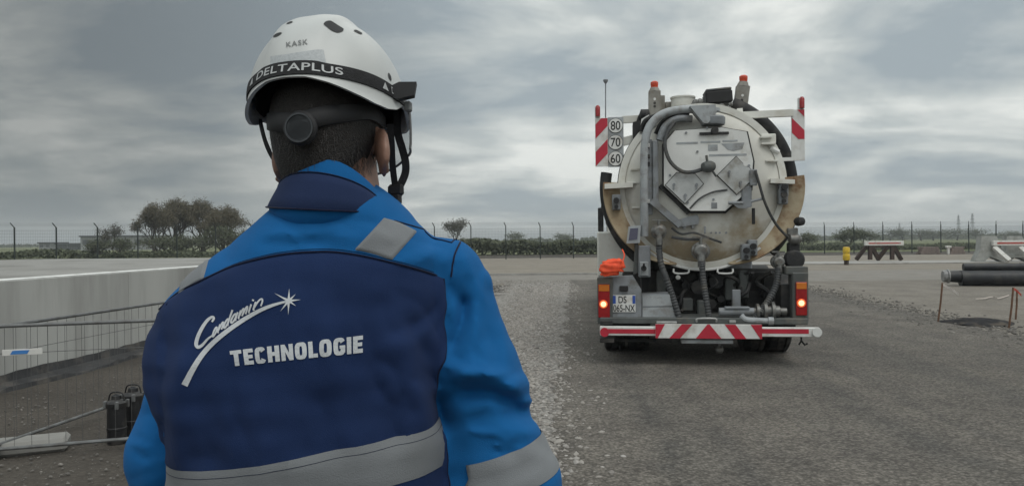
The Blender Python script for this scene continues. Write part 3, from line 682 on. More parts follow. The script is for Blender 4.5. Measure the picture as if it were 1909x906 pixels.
# ---- air: thin even haze round the whole place
mb = MB(); mb.box((-11000,-300,-1),(11000,6200,45)); hz = mb.build('haze', None, None, 0)
tag(hz, 'thin grey haze over the whole yard and horizon', 'haze', kind='stuff')
M_haze = bpy.data.materials.new('haze'); M_haze.use_nodes = True; t = M_haze.node_tree; t.nodes.clear()
pv = t.nodes.new('ShaderNodeVolumePrincipled'); pv.inputs['Density'].default_value = 0.0007; pv.inputs['Color'].default_value = (0.86,0.90,0.92,1); pv.inputs['Anisotropy'].default_value = 0.2
om = t.nodes.new('ShaderNodeOutputMaterial'); t.links.new(pv.outputs[0], om.inputs['Volume']); hz.data.materials.append(M_haze)
# ================================================================== vacuum tanker truck
TA = rad(7.6); TO = Vector((2.335, 9.1, 0.0))
TX = Vector((math.cos(TA), -math.sin(TA), 0)); TY = Vector((math.sin(TA), math.cos(TA), 0))
def T(px, py, yl):
    """photo pixel -> truck-local point on the cross plane y=yl"""
    d = ray(px, py); t = (yl - (CAM-TO).dot(TY)) / d.dot(TY); p = CAM + d*t - TO
    return Vector((p.dot(TX), yl, p.z))
truck = root('vacuum_truck', 'white vacuum tanker truck seen from behind on the gravel road', 'truck', TO, -TA)

W_tank = mat('tank_white', (0.66,0.655,0.61), (0.55,0.54,0.49), 2.2, 0.5, bump=0.06, bscale=40, dirt=(0.40,0.35,0.26), dscale=2.6, dlo=0.56, dhi=0.74, rvar=0.1)
W_door = mat('door_dirty', (0.60,0.59,0.545), (0.51,0.495,0.445), 2.2, 0.5, bump=0.08, bscale=40, dirt=(0.33,0.27,0.185), dscale=3.6, dlo=0.48, dhi=0.74, rvar=0.1, zdirt=(1.35,2.3))
W_plate = mat('plate_white', (0.66,0.66,0.64), (0.59,0.59,0.57), 3, 0.45, dirt=(0.45,0.435,0.39), dscale=5, dlo=0.58, dhi=0.78)
M_cover = mat('cover_grey', (0.46,0.47,0.465), (0.38,0.39,0.385), 5, 0.5, dirt=(0.27,0.26,0.235), dscale=6)
M_rust = mat('rusty_beige', (0.44,0.37,0.26), (0.33,0.25,0.155), 3.5, 0.75, bump=0.2, bscale=30, dirt=(0.20,0.11,0.055), dscale=4, dlo=0.5, dhi=0.66)
M_grey = mat('grey_steel', (0.235,0.25,0.265), (0.18,0.19,0.20), 5, 0.5, bump=0.05, dirt=(0.13,0.125,0.115), dscale=6, rvar=0.1)
M_greyl = mat('light_grey_steel', (0.34,0.36,0.37), (0.27,0.285,0.295), 5, 0.5, dirt=(0.2,0.19,0.18), dscale=7)
M_ggreen = mat('deck_grey', (0.085,0.092,0.090), (0.06,0.064,0.062), 4, 0.65, bump=0.1, dirt=(0.13,0.12,0.10), dscale=3)
M_dark = mat('dark_chassis', (0.022,0.022,0.023), (0.012,0.012,0.013), 6, 0.65, dirt=(0.055,0.05,0.045), dscale=5)
M_rub = mat('black_rubber', (0.022,0.022,0.023), (0.014,0.014,0.015), 10, 0.7, bump=0.1, dirt=(0.06,0.055,0.05), dscale=6)
M_tyre = mat('tyre_rubber', (0.028,0.027,0.026), (0.018,0.018,0.018), 10, 0.85, dirt=(0.09,0.082,0.07), dscale=5)
M_hose = mat('grey_hose', (0.060,0.062,0.065), (0.038,0.04,0.042), 9, 0.6, dirt=(0.10,0.093,0.08), dscale=6)
M_brass = mat('dull_fitting', (0.20,0.20,0.19), (0.11,0.11,0.105), 14, 0.45, metal=0.5, dirt=(0.12,0.10,0.08), dscale=10)
M_alu = mat('galvanised', (0.42,0.42,0.41), (0.31,0.31,0.30), 14, 0.45, metal=0.4)
M_khaki = mat('beacon_post', (0.26,0.25,0.225), (0.2,0.19,0.17), 8, 0.7, dirt=(0.15,0.13,0.1), dscale=7)
M_redl = mat('red_reflective', (0.46,0.022,0.045), (0.38,0.018,0.036), 5, 0.45, dirt=(0.25,0.06,0.06), dscale=6, dlo=0.6, dhi=0.8)
M_whiter = mat('white_reflective', (0.66,0.66,0.64), (0.58,0.58,0.56), 5, 0.5, dirt=(0.45,0.42,0.38), dscale=6)
M_blk = mat('black_print', (0.015,0.015,0.016), (0.012,0.012,0.012), 5, 0.6)
M_redlens = mat('red_lens', (0.30,0.008,0.010), (0.24,0.006,0.008), 20, 0.18, spec=0.6)
M_orlens = mat('orange_lens', (0.55,0.16,0.015), (0.48,0.13,0.012), 20, 0.2, spec=0.6)
M_beac = mat('beacon_orange', (0.62,0.075,0.03), (0.5,0.05,0.02), 12, 0.25, spec=0.6)
M_bag = mat('orange_fabric', (0.85,0.10,0.035), (0.70,0.07,0.025), 14, 0.7, bump=0.4, bscale=20)
M_glow = emis('lamp_filament', (1.0,0.55,0.28), 1.5)
M_glowr = emis('lamp_halo_glow', (0.9,0.14,0.03), 0.35)
M_glass = mat('dark_glass', (0.02,0.025,0.03), (0.015,0.018,0.02), 3, 0.08, spec=0.7)
M_screen = mat('grey_screen', (0.09,0.09,0.13), (0.07,0.07,0.105), 3, 0.25)
EX, EY, EZ = Vector((1,0,0)), Vector((0,1,0)), Vector((0,0,1))

def pbox(mb, x0, y0, x1, y1, yl, depth, bev=0.008):
    """box whose rear face covers the photo rectangle at local depth yl"""
    a = T(x0, y0, yl); b = T(x1, y1, yl); return mb.box((a.x, yl, a.z), (b.x, yl+depth, b.z), bev)
def ppoly(mb, pts, yl, depth):
    q = [T(x, y, yl) for x, y in pts]; return mb.prism([(p.x, p.z) for p in q], (0, yl, 0), EX, EZ, EY, depth)
def ptube(mb, pts, r, n=10, sm=8):
    return mb.tube(smooth_path([T(*p) for p in pts], sm), r, n)
def ribbed(mb, pts, r, n=10):
    c = smooth_path([T(*p) for p in pts], 14); return mb.tube(c, [r if i % 2 else r*.84 for i in range(len(c))], n)
def TB(name, mb, material, parent=None, **k): return mb.build(name, material, parent or truck, **k)

# chassis
mb = MB()
for s in (-1, 1): mb.box((s*0.42-0.04, 0.9, 0.72), (s*0.42+0.04, 10.2, 1.0), 0.01)
for y in (1.4, 3.0, 5.0, 7.0, 9.6): mb.box((-0.38, y, 0.78), (0.38, y+0.1, 0.94), 0.01)
TB('chassis', mb, M_dark)
# tank body + front end
TC = T(1306, 348, 0.6); R = 1.02
mb = MB(); mb.lathe([(0.0,7.55),(0.45,7.5),(0.8,7.36),(R,7.1),(R,0.62)], (TC.x,0,TC.z), EY, 72); TB('tank', mb, W_tank, smooth=30)
for y in (2.4, 4.4, 6.4):
    mb = MB(); mb.lathe([(R+.001,y),(R+.05,y+.01),(R+.05,y+.07),(R+.001,y+.08)], (TC.x,0,TC.z), EY, 72); TB('tank_band', mb, W_tank)
for y in (1.5, 3.6, 5.8): mb = MB(); mb.box((TC.x-0.8, y, 1.0), (TC.x+0.8, y+0.14, TC.z-0.72), 0.02); TB('tank_cradle', mb, M_grey)
# rear door dome + flanges
mb = MB(); prof = [(R*0.985, 0.60)] + [(R*0.985*math.cos(a), 0.60-0.27*math.sin(a)**0.9) for a in [rad(x) for x in (4,10,18,28,40,52,64,76,86)]] + [(0.0, 0.33)]
door = TB('tank_door', mb.lathe(prof, (TC.x,0,TC.z), EY, 72), W_door, smooth=60)
mb = MB(); mb.lathe([(R*.95,.56),(R*.95,.50),(R+.035,.50),(R+.035,.58),(R*.95,.58)], (TC.x,0,TC.z), EY, 80); TB('door_flange', mb, W_tank, door)
mb = MB(); mb.lathe([(R+.0,.585),(R+.045,.585),(R+.045,.62),(R,.62)], (TC.x,0,TC.z), EY, 80); TB('door_seal', mb, M_rub, door)
# stepped beads low on the dome
for rr, yy in ((0.90,0.515),(0.82,0.475)):
    mb = MB(); pts = [Vector((TC.x+rr*R*math.cos(a), yy, TC.z+rr*R*math.sin(a))) for a in [rad(205+130*i/40) for i in range(41)]]
    mb.tube(pts, 0.017, 6); TB('door_bead', mb, W_door, door)
# bright lower flange lip with handles
mb = MB(); pts = [Vector((TC.x+(R+.045)*math.cos(a), .46, TC.z+(R+.045)*math.sin(a))) for a in [rad(228+84*i/40) for i in range(41)]]
mb.tube(pts, 0.018, 6); TB('flange_lip', mb, W_plate, door)
for cx in (1270, 1352):
    mb = MB(); ptube(mb, [(cx-14,501,.44),(cx-12,509,.42),(cx+12,509,.42),(cx+14,501,.44)], 0.012, 6, 3); TB('flange_handle', mb, W_plate, door)

# side wings of the tank collar (crescents), rusty
def crescent(a0, a1, wmax, flip):
    rows = []; n = 28
    for i in range(n+1):
        t = i/n; a = rad(a0+(a1-a0)*t); w = wmax*(math.sin(math.pi*min(1, 0.42+0.58*t)))**0.8 if True else wmax
        r0, r1 = R+0.01, R+0.02+w
        rows.append([Vector((TC.x+r*math.cos(a), y, TC.z+r*math.sin(a))) for r, y in ((r0,.50),(r0+.3*(r1-r0),.47),(r1,.40),(r1+.012,.42),(r1+.012,.52),(r0,.60))])
    return MB().sheet(rows)
TB('collar_wing', crescent(177, 252, 0.20, False), M_rust, smooth=40)
TB('collar_wing', crescent(5, -72, 0.20, True), M_rust, smooth=40)
for pts in (((1127,343),(1180,340),(1180,349),(1127,352)), ((1437,333),(1482,335),(1482,343),(1437,341))):
    TB('collar_shelf', ppoly(MB(), pts, 0.33, 0.26), W_tank)
for px, py in ((1149,377),(1461,366),(1462,352),(1391,470),(1404,462)):
    mb = MB(); c = T(px, py, 0.36); mb.box(c-Vector((.055,0,.10)), c+Vector((.055,.12,.10)), .012); k = TB('clamp', mb, M_grey)
    mb = MB(); mb.cyl(c+Vector((0,-.05,.02)), c+Vector((0,.02,.02)), .038, 10); mb.cyl(c+Vector((0,-.03,-.06)), c+Vector((0,.02,-.06)), .026, 8); TB('clamp_bolt', mb, M_dark, k)
# gussets round the shell
for x0, x1, y in ((1176,1200,316),(1168,1195,341),(1178,1200,387),(1420,1446,268),(1428,1452,300),(1418,1440,256)):
    a = T(x0, y, .42); b = T(x1, y, .42); mb = MB(); mb.box((a.x,.42,a.z-.012),(b.x,.62,a.z+.012),.003); TB('gusset', mb, W_tank)
mb = MB(); pbox(mb, 1419, 250, 1447, 268, .48, .2, .01); TB('side_bracket', mb, W_tank)
# suction hose wrapped round the tank
def arc(a0, a1, r, y, n=30): return [Vector((TC.x+r*math.cos(rad(a0+(a1-a0)*i/n)), y, TC.z+r*math.sin(rad(a0+(a1-a0)*i/n)))) for i in range(n+1)]
mb = MB(); mb.tube(arc(68, 4, R+.15, .86), .10, 12); TB('suction_hose', mb, M_rub)
mb = MB(); mb.tube(arc(170, 236, R+.20, .72), .075, 12); TB('suction_hose', mb, M_rub)
mb = MB(); mb.tube(arc(3, -44, R+.22, .72), .06, 12); TB('suction_hose', mb, M_rub)

# ---- octagonal inspection plate with diamond covers
OCT = [(1238,268),(1258,244),(1345,238),(1392,246),(1404,300),(1400,352),(1352,393),(1287,393),(1238,346)]
mb = MB(); ppoly(mb, OCT, .25, .10); octp = TB('inspection_plate', mb, W_plate, door)
mb = MB(); ppoly(mb, [((x-1320)*1.035+1320, (y-318)*1.035+320) for x, y in OCT], .30, .16); TB('plate_shadow_frame', mb, M_dark, door)  # dark rim drawn in for the shadow gap round the plate
for pts in (((1241,345),(1262,322),(1296,325),(1311,343),(1277,379)), ((1338,327),(1373,292),(1385,305),(1386,310),(1396,312),(1411,326),(1374,362))):
    c = (sum(p[0] for p in pts)/len(pts), sum(p[1] for p in pts)/len(pts))
    mb = MB(); ppoly(mb, [((x-c[0])*1.05+c[0], (y-c[1])*1.05+c[1]) for x, y in pts], .238, .012); k = TB('cover_gasket', mb, M_dark, door)
    mb = MB(); ppoly(mb, pts, .215, .024); d = TB('diamond_cover', mb, M_cover, door)
    for f in ((-.62,.05),(.62,.05),(0,.7)):
        q = T(c[0]+f[0]*34, c[1]+f[1]*30, .215); mb = MB(); mb.cyl(q, q-Vector((0,.02,0)), .018, 8); mb.obox(q-Vector((0,.012,0)), q-Vector((0,.012,.06)), .014, .012); TB('cover_bolt', mb, M_grey, door)
# faded lettering bars and worn stickers on the plate
mb = MB()
for x0, x1, y in ((1261,1301,267),(1306,1343,265),(1347,1375,263)): pbox(mb, x0, y-1.3, x1, y+1.3, .2465, .003, 0)
TB('faded_lettering', mb, M_greyl, door)
mb = MB(); pbox(mb, 1320, 270, 1338, 281, .2465, .003, 0); ppoly(mb, [(1345,268),(1388,266),(1384,278),(1368,282),(1356,279)], .2465, .003); pbox(mb, 1322, 288, 1392, 290, .2465, .003, 0)
TB('worn_sticker', mb, M_greyl, door)
mb = MB(); pbox(mb, 1326, 378, 1337, 389, .2465, .003, 0); TB('warning_label', mb, M_grey, door)
for px, py in ((1279,248),(1318,239),(1300,283),(1330,372),(1396,309),(1282,378),(1249,327)):
    q = T(px, py, .25); mb = MB(); mb.cyl(q, q-Vector((0,.014,0)), .015, 8); TB('bolt', mb, M_grey, door)
mb = MB(); pbox(mb, 1304, 247, 1359, 250.5, .22, .02, .004); a = T(1333,243,.20); mb.cyl(a, a+Vector((0,.05,0)), .045, 14); TB('catch_bar', mb, M_dark, door)
mb = MB(); ptube(mb, [(1286,389,.24),(1305,370,.23),(1330,358,.23),(1356,354,.24)], .010, 6); TB('plate_cable', mb, M_hose, door)

# ---- grey suction pipe with counter frame
mb = MB(); ptube(mb, [(1306,204,.34),(1268,205,.32),(1236,213,.30),(1214,232,.28),(1203,262,.26),(1201,320,.25),(1201,380,.26),(1201,440,.30)], .052, 14); TB('suction_pipe', mb, M_greyl)
mb = MB(); ptube(mb, [(1290,222,.34),(1262,222,.32),(1240,236,.31),(1229,262,.30)], .045, 12); mb2 = TB('return_pipe', mb, M_grey)
mb = MB(); pbox(mb, 1216, 262, 1228, 378, .27, .10, .01); pbox(mb, 1206, 260, 1217, 400, .30, .06, .006)
TB('lift_frame', mb, M_grey)
mb = MB(); a, b = T(1214,374,.28), T(1268,420,.30); mb.obox(a, b, .08, .11, (0,1,0)); TB('lift_frame_brace', mb, M_grey)
mb = MB(); a, b = T(1230,346,.33), T(1284,398,.33); mb.obox(a, b, .05, .06, (0,1,0)); TB('plate_edge_bar', mb, M_dark)
mb = MB(); ppoly(mb, [(1255,412),(1300,400),(1304,408),(1302,418),(1262,424)], .30, .08); TB('hinge_beam', mb, M_grey)
for px in (1276, 1292): mb = MB(); pbox(mb, px-3, 416, px+3, 426, .31, .05, .004); TB('hinge_pin', mb, M_grey)
for y in (268, 288, 302, 372): mb = MB(); pbox(mb, 1200, y, 1212, y+7, .22, .10, .005); TB('pipe_clip', mb, M_alu if y in (268,372) else M_dark)
# top knuckle
mb = MB(); ppoly(mb, [(1286,198),(1334,195),(1336,211),(1320,230),(1312,230)], .20, .2); TB('pipe_knuckle', mb, M_greyl)
mb = MB(); a = T(1332,223,.2); mb.lathe([(.14,0),(.15,.02),(.15,.09),(.13,.11)], a-Vector((0,-.14,.05)), EZ, 24); TB('swivel_cap', mb, M_grey)
mb = MB(); a = T(1330,207,.2); mb.lathe([(.05,0),(.10,.01),(.10,.05),(.05,.06)], a-Vector((0,-.14,.0)), EZ, 20); TB('swivel_ring', mb, M_greyl)
# thin black hose looping over the plate to the ball valve
mb = MB(); ptube(mb, [(1258,228,.26),(1243,250,.22),(1240,275,.20),(1250,302,.18),(1270,319,.17),(1290,321,.17),(1312,315,.17)], .024, 8); TB('vent_hose', mb, M_hose)
vc = T(1320,311,.17); mb = MB(); mb.lathe([(.02,-.09),(.055,-.07),(.07,-.02),(.07,.04),(.05,.08)], vc, Vector((.85,.4,.1)), 16); mb.cyl(vc, vc+Vector((-.02,0,.14)), .016, 8); mb.cyl(vc+Vector((.05,0,-.05)), vc+Vector((.10,.02,-.12)), .014, 8); mb.cyl(vc, vc+EY*.1, .05, 12); TB('ball_valve', mb, M_ggreen)
# right hand lock actuator
mb = MB(); pbox(mb, 1383, 348, 1402, 386, .22, .08, .01); ppoly(mb, [(1362,376),(1400,374),(1402,384),(1392,389),(1376,388)], .17, .06); a = T(1358,378,.18); mb.cyl(a, T(1385,379,.18), .022, 10); mb.cyl(T(1398,376,.2), T(1425,370,.24), .016, 8)
TB('lock_actuator', mb, M_grey)
mb = MB(); pbox(mb, 1398, 316, 1412, 346, .18, .06, .008); TB('lock_handle', mb, M_grey)
mb = MB(); ptube(mb, [(1408,318,.16),(1416,345,.18),(1424,372,.22),(1436,400,.28),(1452,425,.34),(1470,443,.40)], .017, 8); TB('lock_cable', mb, M_hose)
mb = MB(); pbox(mb, 1402, 388, 1408, 418, .24, .03, .004); TB('lock_rod', mb, M_dark)

# ---- drain valves, hoses
def valve(px, py, yl, r, name='drain_valve'):
    c = T(px, py, yl); mb = MB(); mb.lathe([(r*.5,.12),(r*.55,.05),(r,.04),(r,-.02),(r*.75,-.03),(r*.75,-.10),(r*.5,-.12)], c, EY, 18)
    for i in range(8):
        a = i*math.pi/4; q = c+Vector((math.cos(a)*r*.85, -.03, math.sin(a)*r*.85)); mb.cyl(q, q+EY*.05, .012, 6)
    mb.cyl(c+Vector((0,-.08,-r*.2)), c+Vector((0,-.10,-r*1.7)), r*.42, 12); mb.cyl(c+EZ*r*.6-EY*.03, c+EZ*r*1.5-EY*.03, .02, 8); mb.obox(c+Vector((-r*.9,-.03,r*1.5)), c+Vector((r*.9,-.03,r*1.4)), .025, .02)
    return TB(name, mb, M_brass)
valve(1228,432,.30,.10); valve(1306,468,.28,.115); valve(1450,488,.34,.085)
mb = MB(); ribbed(mb, [(1228,452,.22),(1232,490,.20),(1246,530,.16),(1258,565,.12),(1268,600,.10)], .042, 10); TB('drain_hose', mb, M_hose)
mb = MB(); ribbed(mb, [(1308,486,.17),(1311,520,.15),(1316,555,.12),(1322,590,.10)], .040, 10); TB('drain_hose', mb, M_hose)
mb = MB(); ribbed(mb, [(1451,500,.25),(1448,528,.20),(1434,558,.14),(1418,580,.10),(1402,598,.09)], .044, 10); TB('drain_hose', mb, M_hose)
mb = MB(); ptube(mb, [(1252,425,.30),(1270,436,.29),(1295,434,.29),(1325,445,.28),(1345,452,.3)], .014, 6); ptube(mb, [(1252,442,.30),(1280,446,.28),(1305,446,.26)], .018, 6); TB('pipe_run', mb, M_hose)
mb = MB(); ppoly(mb, [(1313,422),(1316,422),(1316,436),(1313,436)], .29, .04)
for px in (1326, 1335, 1342, 1354): q = T(px, 434, .31); mb.cyl(q, q+EY*.03, .014, 6)
TB('small_fittings', mb, M_grey)
# ---- lower left: screen, lever box
mb = MB(); ppoly(mb, [(1172,422),(1195,420),(1193,453),(1168,454)], .22, .10); k = TB('control_screen', mb, M_greyl)
mb = MB(); ppoly(mb, [(1175,426),(1190,425),(1188,446),(1172,448)], .212, .01); TB('screen_glass', mb, M_screen, k)
mb = MB(); pbox(mb, 1190, 458, 1213, 517, .26, .2, .01); k = TB('lever_box', mb, M_grey)
mb = MB(); pbox(mb, 1193, 488, 1209, 514, .235, .03, .006); TB('lever_plate', mb, M_greyl, k)
q = T(1200,500,.225); mb = MB(); mb.cyl(q+EY*.02, q-EY*.05, .035, 12); mb.cyl(q-EY*.04, q-EY*.06+EZ*.06, .012, 6); TB('lever_knob', mb, M_blk, k)
mb = MB(); ppoly(mb, [(1184,452),(1190,452),(1190,508),(1181,512)], .3, .15); TB('lever_box_bracket', mb, M_ggreen)
# ---- pale side locker at the left flank
mb = MB(); a = T(1113,432,.9); b = T(1150,516,.9); mb.box((a.x,.9,b.z),(b.x+.25,2.6,a.z),.02); TB('side_locker', mb, W_tank)
# right flank: round black lid, black camera, coupling
q = T(1482,484,.30); mb = MB(); mb.lathe([(.02,-.03),(.10,-.02),(.118,.0),(.118,.10),(.06,.12)], q, EY, 24); TB('round_cap', mb, M_rub)
q = T(1490,413,.4); mb = MB(); mb.lathe([(.01,-.07),(.045,-.06),(.058,-.02),(.05,.05),(.02,.07)], q, Vector((.5,-.8,0)), 14); mb.cyl(q, q+Vector((-.12,.1,-.02)), .014, 6); TB('rear_camera', mb, M_rub)
q = T(1482,446,.38); mb = MB(); mb.lathe([(.03,-.08),(.07,-.06),(.075,.03),(.03,.08)], q, EX, 14); mb.cyl(q, q-EZ*.2, .02, 8); mb.box(q+Vector((-.09,0,.05)), q+Vector((.04,.12,.14)), .012); TB('side_coupling', mb, M_brass)
mb = MB(); pbox(mb, 1470, 452, 1492, 474, .36, .12, .015); TB('side_box', mb, M_dark)

# ---- rear deck, lights, plate
mb = MB(); a = T(1118,592,.0); b = T(1508,606,.0); mb.box((a.x,.02,b.z),(b.x,.85,a.z),.01); TB('deck', mb, M_ggreen)
deck_z = a.z
mb = MB(); pbox(mb, 1119, 598, 1142, 606, -.02, .05, .005); TB('deck_step', mb, M_dark)
for x0, x1, y0, y1, gl in ((1113,1143,517,604,(1125,567)), (1477,1508,508,600,(1494,565))):
    mb = MB(); pbox(mb, x0, y0, x1, y1, .06, .22, .012); h = TB('light_housing', mb, M_ggreen)
    lx0, lx1 = (1115,1137) if x0 < 1200 else (1484,1505); off = 0 if x0 < 1200 else -4
    mb = MB(); pbox(mb, lx0, 530+off, lx1, 592+off, .035, .03, .006); TB('light_cluster', mb, M_redlens, h)
    mb = MB(); pbox(mb, lx0+1, 531+off, lx1-1, 543+off, .028, .01, .004); TB('indicator_lens', mb, M_orlens, h)
    mb = MB(); q = T(gl[0], gl[1], .03); mb.lathe([(.012,-.012),(.030,-.009),(.038,.0),(.040,.012)], q, EY, 16); TB('lit_lamp', mb, M_glow, h)
    mb = MB(); mb.lathe([(.041,-.004),(.050,-.002),(.053,.008)], q, EY, 18); TB('lamp_halo', mb, M_glowr, h)  # glow round the lit lamp, put in as a faintly emissive ring
mb = MB(); ppoly(mb, [(1140,516),(1180,514),(1196,540),(1196,600),(1140,603)], .10, .18); pp = TB('left_rear_panel', mb, M_grey)
mb = MB(); pbox(mb, 1155, 533, 1171, 543, .07, .04, .006); TB('plate_lamp', mb, M_blk, pp)
mb = MB(); pbox(mb, 1142, 550, 1185, 582, .088, .008, .003); lp = TB('licence_plate', mb, M_whiter, pp)
M_blue = mat('plate_blue', (0.03,0.08,0.35), (0.025,0.07,0.3), 5, 0.4)
mb = MB(); pbox(mb, 1142.5, 551, 1148, 566, .0855, .003, 0); TB('plate_band', mb, M_blue, pp); mb = MB(); pbox(mb, 1179, 551, 1184.5, 566, .0855, .003, 0); TB('plate_band', mb, M_blue, pp)
mb = MB()
for s, x0, x1, y0, y1 in (('DS',1153,1168,565,552), ('065-NX',1143.5,1183.5,580.5,568)):
    a = T(x0, y0, .085); b = T(x1, y1, .085); text_plane(mb, s, a, EX, EZ, b.x-a.x, b.z-a.z, 0.01)
TB('plate_lettering', mb, M_blk, pp, smooth=0, fix=False)
mb = MB(); ppoly(mb, [(1196,549),(1254,547),(1264,575),(1264,600),(1196,600)], .12, .35); lk = TB('rear_locker', mb, M_grey)
mb = MB(); ppoly(mb, [(1198,551),(1253,549),(1260,570),(1198,571)], .112, .01); TB('locker_lid', mb, M_greyl, lk)
mb = MB(); ppoly(mb, [(1198,573),(1260,572.5),(1262,596),(1198,597)], .112, .01); TB('locker_front', mb, M_greyl, lk)
mb = MB(); pbox(mb, 1194.5, 520, 1196.5, 600, .1, .3, .003); TB('panel_post', mb, M_dark)

# underrun bumper
bx0, bx1 = T(1118,620,-.08), T(1530,620,-.08)
mb = MB(); a = T(1118,608.5,-.08); b = T(1530,629,-.08); mb.box((a.x,-.06,b.z),(b.x,.0,a.z),.008); bump = TB('bumper', mb, M_whiter)
ba, bb = a, b
mb = MB(); c = T(1130,613,-.066); d = T(1222,622,-.066); e_ = T(1420,613,-.066); f_ = T(1508,622,-.066)
mb.box((c.x,-.064,d.z),(d.x,-.061,c.z)); TB('red_stripe', mb, M_redl, bump); mb = MB(); mb.box((e_.x,-.064,f_.z),(f_.x,-.061,e_.z)); TB('red_stripe', mb, M_redl, bump)
mb = MB(); a = T(1222,604,-.1); b = T(1421,632,-.1); cw, ch = b.x-a.x, a.z-b.z; mb.box((a.x,-.09,b.z),(b.x,-.062,a.z),.003); TB('chevron_board', mb, M_whiter, bump)
def chev(px): return (px-1222)/199*cw
polys = [[(chev(1222),ch*0),(chev(1222),ch),(chev(1240),ch),(chev(1226),0)], [(chev(1248),0),(chev(1272),ch),(chev(1292),ch),(chev(1268),0)][::1],
         [(chev(1298),0),(chev(1320),ch),(chev(1324),ch),(chev(1346),0)], [(chev(1352),ch),(chev(1372),ch),(chev(1392),0),(chev(1372),0)], [(chev(1400),ch),(chev(1421),ch),(chev(1421),0),(chev(1418),0)]]
for p in polys: mb = MB(); mb.prism(p, (a.x,-.094,b.z), EX, EZ, EY, .003); TB('chevron', mb, M_redl, bump)
for px, mt in ((1127, M_redl), (1523, M_whiter)):
    q = T(px, 619, -.07); mb = MB(); mb.cyl(q, q+Vector((0,-.02,0)), .055, 20); TB('reflector', mb, mt, bump)
mb = MB(); pbox(mb, 1118, 631, 1145, 639, -.04, .3, .006); pbox(mb, 1145, 632, 1224, 638, .3, .1, .005); TB('bumper_bracket', mb, M_dark)
mb = MB(); pbox(mb, 1270, 633, 1367, 641, -.05, .12, .006); TB('tow_plate', mb, M_greyl)
mb = MB(); q = T(1341,651,.1); mb.lathe([(.02,-.05),(.045,-.03),(.05,.03),(.02,.05)], q, EX, 10); mb.cyl(q, q+EZ*.12, .016, 8); TB('tow_shackle', mb, M_brass)
mb = MB(); q = T(1494,635,.02); mb.tube([q+EZ*.05, q, q+Vector((.04,0,-.05)), q+Vector((.07,0,-.03))], .012, 6); mb.tube([q, q+Vector((-.03,0,-.05))], .010, 6); TB('cable_hook', mb, M_blk)

# dark works under the tank
mb = MB(); mb.box((-.98,.85,.58),(1.0,.93,1.12),.02); mb.box((-1.05,1.0,.95),(1.1,1.1,1.15),.02); TB('rear_crossmember', mb, M_dark)
mb = MB(); r_ = random.Random(5)
for i in range(10):
    x = r_.uniform(-.4,.85); pts = [Vector((x+r_.uniform(-.15,.15), r_.uniform(.45,.8), 1.12-.5*j/4)) for j in range(5)]; mb.tube(smooth_path(pts,4), r_.uniform(.012,.028), 6)
for i in range(8):
    x = r_.uniform(-.35,.9); z = r_.uniform(.66,1.0); mb.cyl((x,.62,z),(x,.84,z), r_.uniform(.04,.10), 12)
TB('hydraulic_lines', mb, M_rub)
for x0, y0, x1, y1, yl in ((1352,520,1372,560,.6),(1378,505,1396,556,.55),(1225,505,1245,548,.6),(1300,560,1322,588,.5),(1272,556,1292,580,.5)):
    mb = MB(); pbox(mb, x0, y0, x1, y1, yl, .15, .015); TB('valve_block', mb, M_ggreen)
q = T(1264,517,.5); mb = MB(); mb.lathe([(.01,-.03),(.03,-.02),(.03,.03)], q, EY, 10); TB('white_lamp', mb, M_whiter)
# pump / coupling assembly on the right of the deck
mb = MB(); mb.cyl(T(1340,581,.12), T(1405,581,.12), .05, 14); k = TB('pump_pipe', mb, M_grey)
mb = MB(); a, b = T(1405,580,.12), T(1466,579,.12); L_ = b.x-a.x
mb.lathe([(.045,0),(.045,.02),(.09,.03),(.09,.06),(.06,.065),(.06,.11),(.11,.115),(.11,.15),(.07,.155),(.07,.20),(.115,.205),(.115,.24),(.07,.245),(.07,.30),(.045,.31),(.045,L_)], a, EX, 20); TB('ribbed_coupling', mb, M_brass)
mb = MB(); ptube(mb, [(1382,588,.06),(1390,595,.04),(1410,597,.04),(1436,598,.04)], .035, 10); mb.lathe([(.05,0),(.05,.06)], T(1432,598,.04), EX, 12); TB('outlet_elbow', mb, M_greyl)
mb = MB(); pbox(mb, 1352, 572, 1398, 576, .06, .1, .004); TB('pump_bracket', mb, M_grey); mb = MB(); pbox(mb, 1365, 540, 1381, 575, .35, .05, .006); TB('pump_bracket', mb, M_grey)
mb = MB(); ptube(mb, [(1299,600,.0),(1301,594,-.01),(1333,594,-.01),(1335,600,.0)], .012, 6, 3); TB('deck_handle', mb, M_alu)
mb = MB(); pbox(mb, 1224, 599, 1262, 603, -.01, .06, .004); pbox(mb, 1360, 597, 1372, 602, -.01, .05, .004); TB('deck_latch', mb, M_alu)
mb = MB(); pbox(mb, 1455, 530, 1476, 600, .2, .3, .01); TB('right_rear_panel', mb, M_dark)
mb = MB(); pbox(mb, 1465, 497, 1507, 512, .12, .3, .01); TB('right_top_box', mb, M_ggreen)

# ---- wheels
def wheel(x, y, s):
    mb = MB(); mb.lathe([(.10,-.13),(.29,-.125),(.30,-.02),(.22,.06),(.22,.125),(.29,.13)], (x,y,.505), EX*s, 28); w = TB('wheel', mb, M_grey)
    mb = MB(); mb.lathe([(.29,-.12),(.36,-.145),(.46,-.14),(.498,-.115),(.505,-.09),(.505,-.065),(.492,-.06),(.492,-.045),(.505,-.04),(.505,.04),(.492,.045),(.492,.06),(.505,.065),(.505,.09),(.498,.115),(.46,.14),(.36,.145),(.29,.12)], (x,y,.505), EX*s, 40)
    TB('tyre', mb, M_tyre, w, smooth=25)
